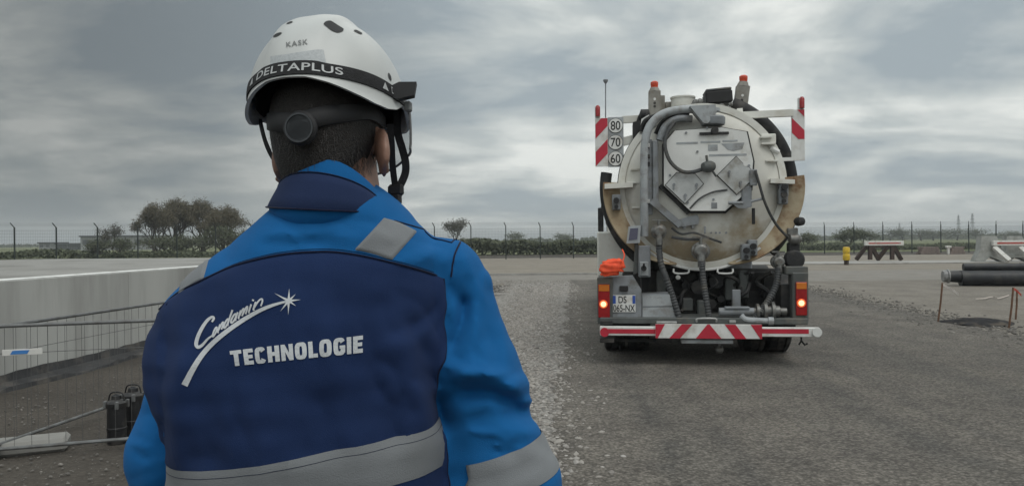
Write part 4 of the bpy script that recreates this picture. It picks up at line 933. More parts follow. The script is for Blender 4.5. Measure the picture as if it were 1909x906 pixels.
    # parent keeps local frame of the truck
for y in (1.35, 2.7):
    for s in (-1, 1):
        wheel(s*1.09, y, s); wheel(s*0.765, y, s)
for s in (-1, 1): wheel(s*1.06, 7.4, s)
for s in (-1, 1):
    mb = MB(); rows = []
    for y0 in (1.35, 2.7):
        rows = [[(s*x, y0+.60*math.cos(a), .53+.60*math.sin(a)) for x in (.60, 1.24)] for a in [rad(10+16*i) for i in range(11)]]
        mb.sheet(rows); mb.sheet([[(p[0], p[1], p[2]+.012) for p in r] for r in rows])
    TB('mudguard', mb, M_dark)
    mb = MB(); mb.box((s*.62,.72,.32),(s*1.22,.735,.78),.004); TB('mud_flap', mb, M_rub)
# axles
mb = MB()
for y in (1.35, 2.7, 7.4): mb.cyl((-1.0,y,.505),(1.0,y,.505),.08,12)
TB('axle', mb, M_dark)

# ---- cab (mostly hidden behind the tank)
mb = MB(); prof = [(7.75,.55),(9.9,.55),(10.0,1.2),(9.92,1.75),(9.6,2.75),(9.3,2.85),(7.8,2.85)]
mb.prism(prof, (-1.22,0,0), EY, EZ, EX, 2.44); cab = TB('cab', mb, W_tank)
mb = MB(); mb.prism([(9.93,1.85),(9.64,2.68),(9.66,2.68),(9.95,1.85)], (-1.08,.012,0), EY, EZ, EX, 2.16); TB('windscreen', mb, M_glass, cab)
for s in (-1, 1):
    mb = MB(); mb.prism([(8.6,1.8),(9.7,1.8),(9.42,2.6),(8.6,2.6)], (s*1.221,0,0), EY, EZ, EX, s*.006); TB('side_window', mb, M_glass, cab)
    mb = MB(); mb.box((s*1.32,9.5,1.75),(s*1.46,9.6,2.35),.02); mb.tube([(s*1.2,9.6,2.45),(s*1.36,9.55,2.45),(s*1.38,9.55,2.3)],.015,6); TB('mirror', mb, M_dark, cab)
# ---- roof gear
RT = T(1220,215,1.0)
def beacon(x0, y0, x1, y1, lean):
    yl = .9; a = T((x0+x1)/2, y1, yl); b = T((x0+x1)/2+lean, y0, yl); w = (T(x1,y1,yl).x-T(x0,y1,yl).x)
    mb = MB(); mb.obox(a, a.lerp(b,.86), w, w*.9); c = a.lerp(b,.86); d = a.lerp(b,1.0)
    mb.tube([c, d], [w*.5, w*.34], 8); k = TB('beacon_post', mb, M_khaki)
    for f in (.30,.42,.56): q = a.lerp(b,f)-EY*w*.47; mb = MB(); mb.cyl(q, q+EY*.02, .018, 8); TB('beacon_hole', mb, M_whiter if f > .5 else M_dark, k)
    mb = MB(); h = (T(x0,y0-11,yl)-T(x0,y0,yl)).z; mb.lathe([(w*.30,0),(w*.32,h*.35),(w*.33,h*.4),(w*.33,h*.9),(w*.2,h*1.1),(0,h*1.15)], d, EZ, 18); TB('beacon_lamp', mb, M_beac, k)
beacon(1209,164,1231,216,0); beacon(1366,153,1390,215,8)
mb = MB(); a = T(1273,200,.9); mb.lathe([(.155,0),(.155,.10),(.165,.11),(.165,.13),(.10,.14)], a, EZ, 26); TB('filler_port', mb, W_tank)
mb = MB(); pbox(mb, 1228, 178, 1240, 212, 1.0, .15, .01); pbox(mb, 1240, 190, 1252, 212, 1.0, .2, .01); TB('port_bracket', mb, M_khaki)
mb = MB(); a = T(1314,196,.7); b = T(1364,170,.7); Mx = Matrix.Translation((a+b)/2) @ Matrix.Rotation(rad(-4),4,'Y')
s_ = (b-a)/2; mb.box((-abs(s_.x),-.1,-abs(s_.z)),(abs(s_.x),.25,abs(s_.z)),.02,Mx); k = TB('reel_box', mb, M_blk)
mb = MB(); mb.box((-abs(s_.x)*.97,-.09,abs(s_.z)*.9),(abs(s_.x)*.97,.24,abs(s_.z)+.03),.015,Mx); TB('reel_box_lid', mb, M_hose, k)
mb = MB()
for px, py, rr in ((1297,192,.05),(1305,190,.045),(1292,196,.03),(1345,200,.05),(1356,204,.045),(1362,195,.03)):
    q = T(px, py, .62); mb.lathe([(.01,-rr),(rr*.8,-rr*.6),(rr,0),(rr*.8,rr*.6),(.01,rr)], q, Vector((1,.3,.2)), 10)
mb.cyl(T(1290,200,.62), T(1360,206,.62), .02, 8); TB('roof_fittings', mb, M_brass)
mb = MB(); mb.tube(smooth_path([T(1188,240,.7),T(1192,222,.7),T(1200,209,.65),T(1206,216,.6),T(1198,240,.55)],5), .03, 8); q = T(1202,214,.65); mb.lathe([(.01,-.07),(.07,-.05),(.07,.05),(.01,.07)], q, EX, 12); TB('vent_elbow', mb, M_rub)
mb = MB(); ptube(mb, [(1196,245,.5),(1204,225,.45),(1232,214,.42),(1262,211,.42),(1285,214,.42)], .03, 8); ptube(mb, [(1222,250,.42),(1234,228,.40),(1255,217,.40),(1284,218,.40)], .026, 8); TB('bundle_hose', mb, M_rub)
mb = MB(); ppoly(mb, [(1196,222),(1210,214),(1214,232),(1204,252),(1192,250)], .5, .05); TB('splash_plate', mb, W_plate)
mb = MB(); ppoly(mb, [(1180,228),(1205,222),(1205,240),(1190,262),(1180,258)], .62, .3); TB('valve_recess', mb, M_dark)
# left sign arm
mb = MB(); a, b = T(1160,224,.75), T(1205,221,.75); mb.obox(a, b, .06, .09); a, b = T(1160,265,.72), T(1190,258,.72); mb.obox(a, b, .06, .11); TB('sign_arm', mb, W_tank)
def stripe_board(x0, y0, x1, y1, yl, sgn, nmax=9, lo=0.0):
    a, b = T(x0, y1, yl), T(x1, y0, yl); w, h = b.x-a.x, b.z-a.z
    mb = MB(); mb.box((a.x,yl,a.z),(b.x,yl+.02,b.z),.003); k = TB('warning_board', mb, M_whiter)
    step = .36; i = -2
    while i*step < h+w:
        z = i*step; p = [(0,z),(w,z+sgn*w*1.05),(w,z+sgn*w*1.05+step*.52),(0,z+step*.52)]; p = clip_poly(p, 0.004, max(.004,lo*h), w-.004, h-.004)
        if len(p) > 2: mb = MB(); mb.prism(p, (a.x,yl-.004,a.z), EX, EZ, EY, .003); TB('red_band', mb, M_redl, k)
        i += 1
    return k
stripe_board(1110,220,1133,311,.6,1); k = stripe_board(1476,204,1500,300,.6,-1,lo=.42)
mb = MB(); pbox(mb, 1133, 219, 1163, 311, .62, .02, .004); sb = TB('speed_board', mb, M_greyl)
for i, s in enumerate(('80','70','60')):
    cy = (234.5,265.5,296)[i]; q = T(1147.5, cy, .612); rr = .095
    mb = MB(); mb.cyl(q+EY*.009, q, rr*1.03, 32); TB('disc_rim', mb, M_blk, sb)
    mb = MB(); mb.cyl(q, q-EY*.004, rr*.97, 32); TB('speed_disc', mb, M_whiter, sb)
    mb = MB(); w, h = .125, .118; text_plane(mb, s, q+Vector((-w/2,-.006,-h/2)), EX, EZ, w, h, 0.01); TB('speed_number', mb, M_blk, sb, smooth=0, fix=False)
for px, y0, y1 in ((1114,197,220),(1494,181,205)):
    q = T(px, y1, .62); h = (T(px,y0,.62)-q).z; mb = MB(); mb.box((q.x-.035,.62,q.z),(q.x+.035,.69,q.z+h),.012); k = TB('marker_lamp', mb, M_whiter)
    mb = MB(); mb.lathe([(.03,0),(.032,h*.1),(.032,h*.75),(.015,h*.9)], Vector((q.x+.004,.605,q.z+.015)), EZ, 14); TB('marker_lens', mb, M_redlens, k)
mb = MB(); a = T(1129,221,.7); b = T(1129,152,.7); mb.cyl(a, b, .008, 6); mb.lathe([(.012,-.03),(.032,.0),(.032,.02)], b, EZ, 10); TB('aerial', mb, M_grey)
# right sign arm (bent white bar) + stub
mb = MB(); a, b = T(1376,216,.6), T(1478,211,.6); mb.obox(a, b, .07, .085); a, b = T(1378,205,.6), T(1384,255,.52); mb.obox(a, b, .07, .10, (0,1,0)); TB('sign_arm', mb, W_tank)
mb = MB(); a, b = T(1446,298,.6), T(1478,297,.6); mb.obox(a, b, .05, .045); TB('sign_stub', mb, W_plate)
mb = MB(); pbox(mb, 1440, 272, 1450, 296, .55, .1, .01); mb.cyl(T(1436,276,.5), T(1452,284,.5), .03, 8); TB('hinge_block', mb, W_plate)

# orange bag hung on the left rear corner
bag_r = root('tool_bag', 'bright orange fabric bag tied to the left rear corner of the truck', 'bag', TO, -TA)
bc = T(1141,498,.02); bm = bmesh.new(); bmesh.ops.create_icosphere(bm, subdivisions=4, radius=1)
for v in bm.verts:
    n = v.co.normalized(); f = 1+.10*math.sin(7*n.x+3*n.z)*math.cos(5*n.z+1)+.07*math.sin(13*n.z+4*n.x)+.05*math.sin(19*n.x-6*n.y)
    sx = abs(n.x)**.75*math.copysign(1,n.x); sz = abs(n.z)**.7*math.copysign(1,n.z)
    v.co = bc + Vector((sx*.155*f, n.y*.085*f, sz*.10*f + sx*.025))
me = bpy.data.meshes.new('bag_body'); bm.to_mesh(me); bm.free(); me.materials.append(M_bag); me.polygons.foreach_set('use_smooth',[True]*len(me.polygons))
o = bpy.data.objects.new('bag_body', me); COL.objects.link(o); o.parent = bag_r
mb = MB(); mb.tube(smooth_path([T(1160,489,.0),T(1164,476,.05),T(1160,465,.15)],4), .008, 6); mb.tube(smooth_path([T(1128,510,-.02),T(1126,514,-.02),T(1138,512,-.03),T(1150,507,-.03)],4), .012, 6); mb.build('bag_strap', M_bag, bag_r)
# ================================================================== the worker (back view)
Y0 = 1.15; KP = FPX / Y0
def PX(px, py=450): return P(px, py, Y0).x
def PZ(py, px=600): return P(px, py, Y0).z

def surface_nets(F, org, h):
    """numpy surface nets: F sampled on a grid, inside < 0 -> (verts, quads)"""
    nx, ny, nz = F.shape; ins = F < 0
    c = np.zeros((nx-1,ny-1,nz-1), np.int8)
    for i in (0,1):
        for j in (0,1):
            for k in (0,1): c += ins[i:nx-1+i, j:ny-1+j, k:nz-1+k]
    cells = np.argwhere((c > 0) & (c < 8)); ids = -np.ones((nx-1,ny-1,nz-1), np.int64)
    ids[cells[:,0],cells[:,1],cells[:,2]] = np.arange(len(cells))
    acc = np.zeros((len(cells),3)); cnt = np.zeros(len(cells))
    corners = [(i,j,k) for i in (0,1) for j in (0,1) for k in (0,1)]
    for a in corners:
        for ax in range(3):
            if a[ax]: continue
            b = list(a); b[ax] = 1
            fa = F[cells[:,0]+a[0],cells[:,1]+a[1],cells[:,2]+a[2]]; fb = F[cells[:,0]+b[0],cells[:,1]+b[1],cells[:,2]+b[2]]
            mk = (fa < 0) != (fb < 0); t = np.where(mk, fa/np.where(fa==fb,1,fa-fb), 0)
            p = np.zeros((len(cells),3)); p[:,0], p[:,1], p[:,2] = a; p[:,ax] += t
            acc[mk] += p[mk]; cnt[mk] += 1
    V = (cells + acc/cnt[:,None])*h + np.array(org)
    Q = []
    for ax in range(3):
        sl0 = [slice(1,-1)]*3; sl1 = [slice(1,-1)]*3; sl0[ax] = slice(0,F.shape[ax]-1); sl1[ax] = slice(1,F.shape[ax])
        a, b = ins[tuple(sl0)], ins[tuple(sl1)]
        e = np.argwhere(a != b); off = np.array([1,1,1]); off[ax] = 0; g = e+off
        u, w = [(1,2),(2,0),(0,1)][ax]
        def cell(du, dw):
            q = g.copy(); q[:,u] -= du; q[:,w] -= dw; return ids[q[:,0],q[:,1],q[:,2]]
        quad = np.stack([cell(1,1),cell(0,1),cell(0,0),cell(1,0)],1)
        inside_first = a[e[:,0],e[:,1],e[:,2]]
        quad[~inside_first] = quad[~inside_first][:,::-1]
        Q.append(quad)
    Q = np.concatenate(Q); return V, Q[(Q >= 0).all(1)]
def np_mesh(name, V, Q, material, smooth=True):
    me = bpy.data.meshes.new(name); me.from_pydata(V.tolist(), [], Q.tolist()); me.materials.append(material)
    if smooth: me.polygons.foreach_set('use_smooth', [True]*len(me.polygons))
    me.update(); return me
def relax(V, Q, it=2, lam=0.5):
    n = len(V); e = np.concatenate([Q[:,[0,1]],Q[:,[1,2]],Q[:,[2,3]],Q[:,[3,0]]])
    deg = np.bincount(e.ravel(), minlength=n).astype(float)
    for _ in range(it):
        s = np.zeros_like(V)
        for k in range(3):
            s[:,k] = np.bincount(e[:,0], weights=V[e[:,1],k], minlength=n)+np.bincount(e[:,1], weights=V[e[:,0],k], minlength=n)
        V = V+lam*(s/deg[:,None]-V)
    return V
class Field:
    def __init__(s, lo, hi, h):
        s.lo = np.array(lo, float); s.h = h; n = np.ceil((np.array(hi)-s.lo)/h).astype(int)+1
        s.F = np.full(tuple(n), 0.5, np.float32); s.ax = [s.lo[i]+h*np.arange(n[i]) for i in range(3)]
    def sub(s, lo, hi):
        sl = []
        for i in range(3):
            a = int(np.clip(np.searchsorted(s.ax[i], lo[i]),0,len(s.ax[i])-1)); b = int(np.clip(np.searchsorted(s.ax[i], hi[i])+1,a+1,len(s.ax[i]))); sl.append(slice(a,b))
        g = np.meshgrid(*[s.ax[i][sl[i]] for i in range(3)], indexing='ij'); return tuple(sl), g
    def op(s, sl, d, k=0.0, mode='add'):
        f = s.F[sl]
        if mode == 'cut': s.F[sl] = np.maximum(f, -d); return
        if k > 0:
            hh = np.clip(0.5+0.5*(d-f)/k, 0, 1); s.F[sl] = d*(1-hh)+f*hh-k*hh*(1-hh)
        else: s.F[sl] = np.minimum(f, d)
    def ell(s, c, r, R_=None, k=0.0, mode='add'):
        c = np.array(c); m_ = max(r)+0.05; sl, g = s.sub(c-m_, c+m_); q = [g[i]-c[i] for i in range(3)]
        if R_ is not None:
            A = np.array(R_.to_3x3().transposed()); q = [A[i][0]*q[0]+A[i][1]*q[1]+A[i][2]*q[2] for i in range(3)]
        n0 = np.sqrt(sum((q[i]/r[i])**2 for i in range(3))); n1 = np.sqrt(sum((q[i]/r[i]**2)**2 for i in range(3)))+1e-9
        s.op(sl, n0*(n0-1)/n1, k, mode)
    def cone(s, a, b, ra, rb, k=0.0, mode='add', flat=None):
        a, b = np.array(a, float), np.array(b, float); m_ = max(ra,rb)+0.05
        sl, g = s.sub(np.minimum(a,b)-m_, np.maximum(a,b)+m_); d = b-a; L2 = (d*d).sum()
        t = np.clip(sum((g[i]-a[i])*d[i] for i in range(3))/L2, 0, 1)
        dist = np.sqrt(sum((g[i]-a[i]-t*d[i])**2 for i in range(3))); s.op(sl, dist-(ra+(rb-ra)*t), k, mode)
    def nets(s): return surface_nets(s.F, s.lo, s.h)

worker = root('person', 'worker in blue and navy jacket seen from behind, watching the truck', 'person', (PX(597), Y0, 0))
WI = Matrix.Translation(-Vector(worker.location))
def WB(name, mb, material, parent, **k):
    """mesh given in world coordinates, hung under the worker"""
    mb.v = [tuple(Vector(v)-Vector(worker.location)) for v in mb.v]; o = mb.build(name, material, parent, **k); return o
def WO(name, V, Q, material, parent):
    o = bpy.data.objects.new(name, np_mesh(name, V-np.array(worker.location), Q, material)); COL.objects.link(o); o.parent = parent; return o

# ---- cloth materials
def cloth(name, c, weave=900, rough=0.85, sheen=0.03, var=0.12):
    M = bpy.data.materials.new(name); M.use_nodes = True; t = M.node_tree; N = t.nodes; L = t.links; b = N['Principled BSDF']
    b.inputs['Roughness'].default_value = rough; b.inputs['Specular IOR Level'].default_value = 0.1
    b.inputs['Sheen Weight'].default_value = sheen; b.inputs['Sheen Roughness'].default_value = 0.5
    tc = N.new('ShaderNodeTexCoord'); n = N.new('ShaderNodeTexNoise'); L.new(tc.outputs['Object'], n.inputs['Vector']); n.inputs['Scale'].default_value = 7; n.inputs['Detail'].default_value = 8
    r = N.new('ShaderNodeValToRGB'); L.new(n.outputs['Fac'], r.inputs[0]); r.color_ramp.elements[0].position = .3; r.color_ramp.elements[1].position = .7
    r.color_ramp.elements[0].color = (*[v*(1-var) for v in c],1); r.color_ramp.elements[1].color = (*[v*(1+var) for v in c],1); L.new(r.outputs[0], b.inputs['Base Color'])
    wv = N.new('ShaderNodeTexNoise'); L.new(tc.outputs['Object'], wv.inputs['Vector']); wv.inputs['Scale'].default_value = weave; wv.inputs['Detail'].default_value = 2
    n2 = N.new('ShaderNodeTexNoise'); L.new(tc.outputs['Object'], n2.inputs['Vector']); n2.noise_type = 'RIDGED_MULTIFRACTAL'; n2.inputs['Scale'].default_value = 7.5; n2.inputs['Detail'].default_value = 3; n2.inputs['Roughness'].default_value = .45; n2.inputs['Distortion'].default_value = .7
    ad = N.new('ShaderNodeMath'); ad.operation = 'MULTIPLY_ADD'; L.new(wv.outputs['Fac'], ad.inputs[0]); ad.inputs[1].default_value = .22; L.new(n2.outputs['Fac'], ad.inputs[2])
    bp = N.new('ShaderNodeBump'); bp.inputs['Strength'].default_value = .55; bp.inputs['Distance'].default_value = .006; L.new(ad.outputs[0], bp.inputs['Height']); L.new(bp.outputs[0], b.inputs['Normal'])
    return M
C_blue = cloth('blue_cloth', (0.009,0.104,0.29)); C_navy = cloth('navy_cloth', (0.0145,0.030,0.088)); C_navy2 = cloth('navy_collar_cloth', (0.022,0.036,0.09))
C_refl = cloth('reflective_tape', (0.185,0.195,0.205), 600, 0.55, 0.05, .06); C_seam = cloth('seam_thread', (0.008,0.012,0.035), 600, .9, .1)
C_print = cloth('white_print', (0.54,0.56,0.58), 500, .75, .1, .04); C_trous = cloth('trouser_cloth', (0.016,0.026,0.08)); C_piping = cloth('orange_piping', (0.22,0.09,0.08))

# ---- torso + sleeves
XC, SH = PX(597), 0.12
A_T = [(0.80,.206,.135),(1.0,.206,.132),(1.15,.206,.134),(1.25,.211,.138),(1.33,.219,.140),(1.39,.223,.140),(1.44,.222,.136),(1.48,.214,.133),(1.51,.200,.128),(1.535,.176,.123),(1.56,.148,.118),(1.585,.119,.113),(1.605,.098,.104),(1.64,.05,.05)]
ta = np.array(A_T)
Z_S = np.linspace(.8,1.64,200); wk = np.hanning(13); wk /= wk.sum()
def smooth1(col):
    v = np.interp(Z_S, ta[:,0], ta[:,col]); vp = np.concatenate([np.full(6,v[0]), v, np.full(6,v[-1])]); return np.convolve(vp, wk, 'valid')
TAa, TAb = smooth1(1), smooth1(2)
XL_Z = [1.0,1.24,1.33,1.40,1.47,1.52,1.56,1.60,1.64]; XL_X = [PX(v) for v in (586,580,564,556,564,584,600,612,614)]
def xcz(zs): return np.interp(zs, XL_Z, XL_X)
def torso_d(x, y, z):
    zs = z-SH*(x-XC); a = np.interp(zs, Z_S, TAa); b = np.interp(zs, Z_S, TAb)
    yc = Y0+0.008+0.022*np.clip((zs-1.36)/.25,0,1)**1.5+0.02*np.clip((1.2-zs)/.3,0,1)      # shoulders roll forward
    dx, dy = (x-xcz(zs)), y-yc; p = 2.35
    # right shoulder carried a little wider
    a = a*np.where(dx > 0, 1.0, 1.0)
    q = (np.abs(dx/a)**p+np.abs(dy/b)**p)**(1/p); return (q-1)*np.minimum(a,b)*.9
def proj(x, y, z):
    """world -> photo pixels (numpy)"""
    vx, vy, vz = x-CAM.x, y-CAM.y, z-CAM.z
    f = vx*C_F.x+vy*C_F.y+vz*C_F.z; r = vx*C_R.x+vy*C_R.y+vz*C_R.z; u = vx*C_U.x+vy*C_U.y+vz*C_U.z
    return IW/2+FPX*r/f, IH/2-FPX*u/f
FOLDS = [  # traced fold lines: (pixels, height in m, half width in px)
    ([(866,545),(860,600),(838,655)], -.016, 12), ([(884,520),(888,600),(872,668)], .006, 15), ([(912,520),(936,610),(950,690)], .003, 14),
    ([(838,706),(885,694),(935,708),(972,745)], .019, 19), ([(846,738),(895,729),(940,744),(985,774)], -.018, 17), ([(870,786),(930,768),(1005,784)], -.008, 14), ([(858,812),(930,800),(1010,812)], .005, 13),
    ([(900,745),(950,765)], .005, 9), ([(900,600),(925,660),(915,690)], -.004, 12), ([(862,470),(872,520)], .004, 9),
    ([(840,655),(870,680),(910,688)], -.006, 10), ([(1000,850),(960,880),(880,900)], -.004, 12),
    ([(850,455),(842,500),(836,560),(832,640)], -.006, 6),
    ([(770,610),(806,720),(836,815)], -.010, 22), ([(728,600),(768,720),(800,815)], .006, 26), ([(690,700),(720,800),(736,830)], -.004, 24),
    ([(822,560),(780,600),(700,640)], -.004, 14), ([(815,590),(760,650)], .003, 12), ([(352,640),(332,760),(330,880)], .006, 24), ([(310,620),(300,720),(318,880)], -.007, 14),
    ([(405,720),(390,880)], -.005, 30), ([(470,740),(450,880)], .004, 30), ([(600,730),(590,870)], -.004, 34), ([(560,500),(650,520),(720,560)], .002, 30),
    ([(505,400),(560,412),(640,408),(715,418)], -.004, 8), ([(480,432),(560,436),(640,430)], .004, 12), ([(470,452),(540,455),(620,446)], -.003, 9), ([(440,455),(415,490)], -.003, 12), ([(740,440),(800,455),(842,470)], -.002, 12), ([(820,440),(836,500)], .003, 14),
    ([(235,758),(268,770),(300,768)], -.012, 12), ([(245,735),(290,742)], .007, 12), ([(250,800),(300,820)], .005, 14), ([(262,850),(300,880)], -.006, 14), ([(285,640),(272,720)], .003, 14)]
_rf = random.Random(77)
def rand_folds(n, box, ang, L0, L1, amp, w0, w1):
    for _ in range(n):
        x = _rf.uniform(box[0], box[2]); y = _rf.uniform(box[1], box[3]); a = rad(_rf.gauss(ang, 22)); L_ = _rf.uniform(L0, L1)/2; c = _rf.uniform(-.35,.35)
        dx, dy = math.cos(a)*L_, math.sin(a)*L_
        FOLDS.append(([(x-dx,y-dy),(x-dy*c,y+dx*c),(x+dx,y+dy)], _rf.choice((-1,1))*amp*_rf.uniform(.5,1.2), _rf.uniform(w0,w1)))
rand_folds(26, (845,690,1000,850), 12, 40, 110, .0042, 5, 9); rand_folds(14, (845,480,940,690), 70, 40, 110, .0030, 5, 10)
rand_folds(16, (238,690,300,900), 10, 30, 70, .0045, 5, 9); rand_folds(26, (290,640,835,900), 80, 70, 190, .0026, 9, 18); rand_folds(16, (420,400,840,480), 8, 40, 110, .0018, 5, 9)
rand_folds(10, (700,560,835,800), 60, 60, 140, .0040, 7, 12)
def fold_field(PXs, PYs, body_only=False):
    out = np.zeros_like(PXs)
    for pts, A, w in FOLDS:
        if body_only and (max(p[0] for p in pts) > 836 or min(p[0] for p in pts) < 300): continue
        pts = [tuple(p)[:2] for p in smooth_path([(x,y,0) for x, y in pts], 3)]; m_ = 2.6*w
        x0, x1 = min(p[0] for p in pts)-m_, max(p[0] for p in pts)+m_; y0, y1 = min(p[1] for p in pts)-m_, max(p[1] for p in pts)+m_
        idx = np.where((PXs > x0) & (PXs < x1) & (PYs > y0) & (PYs < y1))[0]
        if not len(idx): continue
        px, py = PXs[idx], PYs[idx]; best = np.full_like(px, 1e9); taper = np.ones_like(px); n = len(pts)-1
        for i in range(n):
            (ax_, ay_), (bx_, by_) = pts[i], pts[i+1]; dx, dy = bx_-ax_, by_-ay_
            t = np.clip(((px-ax_)*dx+(py-ay_)*dy)/(dx*dx+dy*dy+1e-9),0,1); d2 = (px-ax_-t*dx)**2+(py-ay_-t*dy)**2
            u = (i+t)/n; tp = np.clip(np.minimum(u,1-u)*4+.25,0,1); mk = d2 < best; best = np.where(mk,d2,best); taper = np.where(mk,tp,taper)
        out[idx] += A*taper*np.exp(-(best/(w*w))**(.62 if w < 16 else 1.0))
    return out
def lowfreq(x, y, z):
    return .0022*np.sin(31*x+11*z)*np.sin(23*z-17*x+2)+.0014*np.sin(61*x+37*z+1)*np.sin(53*z-29*x)+.0009*np.sin(97*z+71*x)*np.sin(83*x-67*z)
def displace(Fd, body_only=False):
    """press folds into a field near its surface"""
    near = np.abs(Fd.F) < .03; i = np.argwhere(near)
    x, y, z = Fd.ax[0][i[:,0]], Fd.ax[1][i[:,1]], Fd.ax[2][i[:,2]]; px, py = proj(x, y, z)
    back = np.clip((1.24-y)/.06,0,1); k = np.where(back > 0)[0]; ff = np.zeros_like(x); ff[k] = fold_field(px[k], py[k], body_only)*back[k]*np.where(px[k] < 305, np.clip((y[k]-Y0)/.03,0,1), 1.0)
    Fd.F[near] -= (ff+lowfreq(x,y,z)).astype(np.float32)
LO, HI = (XC-.40, Y0-.20, .84), (XC+.44, Y0+.56, 1.66)
ft = Field(LO, HI, .0052); g = np.meshgrid(*ft.ax, indexing='ij'); ft.F = torso_d(*g).astype(np.float32)
displace(ft, True); ft.F[:,:,:2] = np.maximum(ft.F[:,:,:2], .01)
VT, QT = ft.nets(); bvh_t = BVHTree.FromPolygons(VT.tolist(), QT.tolist())
# arms (world joints)
SR, ER = P(832,520,Y0+.03), P(938,905,Y0+.03); WR = Vector((ER.x-.05, Y0+.33, ER.z-.05))
SL, EL = P(372,590,Y0+.15), P(331,852,Y0+.11); WL = Vector((EL.x+.09, Y0+.33, EL.z-.03))
fj = Field(LO, HI, .0052); fj.F = torso_d(*g).astype(np.float32)
fj.cone(SR, SR.lerp(ER,.5), .062, .068, .014); fj.cone(SR.lerp(ER,.45), ER, .069, .089, .030); fj.cone(ER, WR, .084, .055, .02)
fj.cone(SL, SL.lerp(EL,.5), .058, .064, .014); fj.cone(SL.lerp(EL,.5), EL, .064, .080, .010); fj.cone(EL, WL, .073, .052, .02)
displace(fj); fj.F[:,:,:2] = np.maximum(fj.F[:,:,:2], .01)
VJ, QJ = fj.nets(); VJ = relax(VJ, QJ, 1); bvh_j = BVHTree.FromPolygons(VJ.tolist(), QJ.tolist())
jacket = WO('jacket', VJ, QJ, C_blue, worker)

def on(bvh, px, py, off, yb=Y0):
    d = ray(px, py).normalized(); h = bvh.ray_cast(CAM, d)
    if h[0] is None:
        q = CAM+d*((yb)/d.y); h = bvh.find_nearest(q)
    n = h[1]
    if n.dot(d) > 0: n = -n
    return h[0]+n*off, n
def patch(bvh, top, bot, off, nu=60, nv=40, edge=True):
    """cloth panel whose outline is traced by a top and a bottom pixel curve"""
    tp = smooth_path([(x,y,0) for x, y in top], 12); bt = smooth_path([(x,y,0) for x, y in bot], 12)
    def along(c, t):
        L_ = [0.0]
        for a, b in zip(c, c[1:]): L_.append(L_[-1]+(b-a).length)
        s_ = t*L_[-1]
        for i in range(len(c)-1):
            if s_ <= L_[i+1]: return c[i].lerp(c[i+1], (s_-L_[i])/max(1e-9,L_[i+1]-L_[i]))
        return c[-1]
    rows = []
    for j in range(nv+1):
        row = []
        for i in range(nu+1):
            q = along(tp, i/nu).lerp(along(bt, i/nu), j/nv); o_ = off
            if edge and (i in (0,nu) or j in (0,nv)): o_ = -.002
            row.append(on(bvh, q.x, q.y, o_)[0])
        rows.append(row)
    mb = MB(); mb.sheet(rows); return mb
def pip(bvh, pts, off, r, n=10):
    c = smooth_path([(x,y,0) for x, y in pts], n); mb = MB(); mb.tube([on(bvh,q.x,q.y,off)[0] for q in c], r, 6); return mb

YOKE = [(262,612),(290,582),(330,546),(380,520),(440,494),(520,475),(600,469),(660,474),(730,489),(790,505),(838,522)]
# navy back panel wrapped round the torso, its upper edge cut along the yoke line
def tor(th, zs, off):
    c = Vector((float(xcz(zs)), Y0+.02, 0)); d = Vector((math.sin(th)*1.55, -math.cos(th), 0)).normalized()
    x_ = c.x+math.sin(th)*.225; z = zs+SH*(x_-XC); o_ = Vector((c.x,c.y,z))+d*.6
    h = bvh_t.ray_cast(o_, -d); q = h[0] if h[0] else Vector((c.x,c.y,z))+d*.15
    hj = bvh_j.ray_cast(q+d*(.045 if th < 0 else .0), -d, .06)
    if hj[0] and (hj[0]-q).dot(d) > 0: q = hj[0]
    return q+d*off
yk = smooth_path([(x,y,0) for x, y in YOKE], 12); YX = [q.x for q in yk]; YY = [q.y for q in yk]
def top_zs(th):
    lo_, hi_ = 1.30, 1.585
    for _ in range(16):
        m_ = (lo_+hi_)/2; q = tor(th, m_, .003); px, py = proj(q.x, q.y, q.z)
        if py < np.interp(px, YX, YY): hi_ = m_
        else: lo_ = m_
    return lo_
def th_edge(zs, target, lo_, hi_):
    for _ in range(16):
        m_ = (lo_+hi_)/2; q = tor(m_, zs, .003)
        if proj(q.x,q.y,q.z)[0] < target: lo_ = m_
        else: hi_ = m_
    return lo_
TH0, TH1 = rad(-88), th_edge(1.36, 836, rad(20), rad(95)); nu, nv = 120, 90
cols = []; tops = []
def skin_pt(th, zs, off):
    q = tor(th, zs, 0); px, py = proj(q.x, q.y, q.z)
    if px > 312: return on(bvh_j, min(float(px), interp(ARM, float(py))[0]), float(py), off)[0]
    return tor(th, zs, off)
ARM = [(470,840),(520,838),(600,834),(690,829),(760,834),(830,843),(906,847),(1150,846)]
_zz = [.90+.025*i for i in range(27)]; _tt = []
for zs in _zz:
    lo_, hi_ = rad(30), rad(84)
    for _ in range(14):
        m_ = (lo_+hi_)/2; q = tor(m_, zs, 0); px, py = proj(q.x,q.y,q.z)
        if px < interp(ARM, py)[0]: lo_ = m_
        else: hi_ = m_
    _tt.append(min(lo_, rad(78)))
for _ in range(6): _tt = [(_tt[max(i-1,0)]+2*_tt[i]+_tt[min(i+1,26)])/4 for i in range(27)]
def th_right(zs): return float(np.interp(zs, _zz, _tt))
for i in range(nu+1):
    u = i/nu; th = TH0+(th_right(1.45)-TH0)*u; zt_ = top_zs(th); th = TH0+(th_right(zt_)-TH0)*u; zt_ = top_zs(th); tops.append((th, zt_)); col = []
    for j in range(nv+1):
        zs = zt_+(.90-zt_)*j/nv; th = TH0+(th_right(zs)-TH0)*u
        col.append(skin_pt(th, zs, .0008 if (i in (0,nu) or j in (0,nv)) else .0030))
    cols.append(col)
rows = [[cols[i][j] for i in range(nu+1)] for j in range(nv+1)]
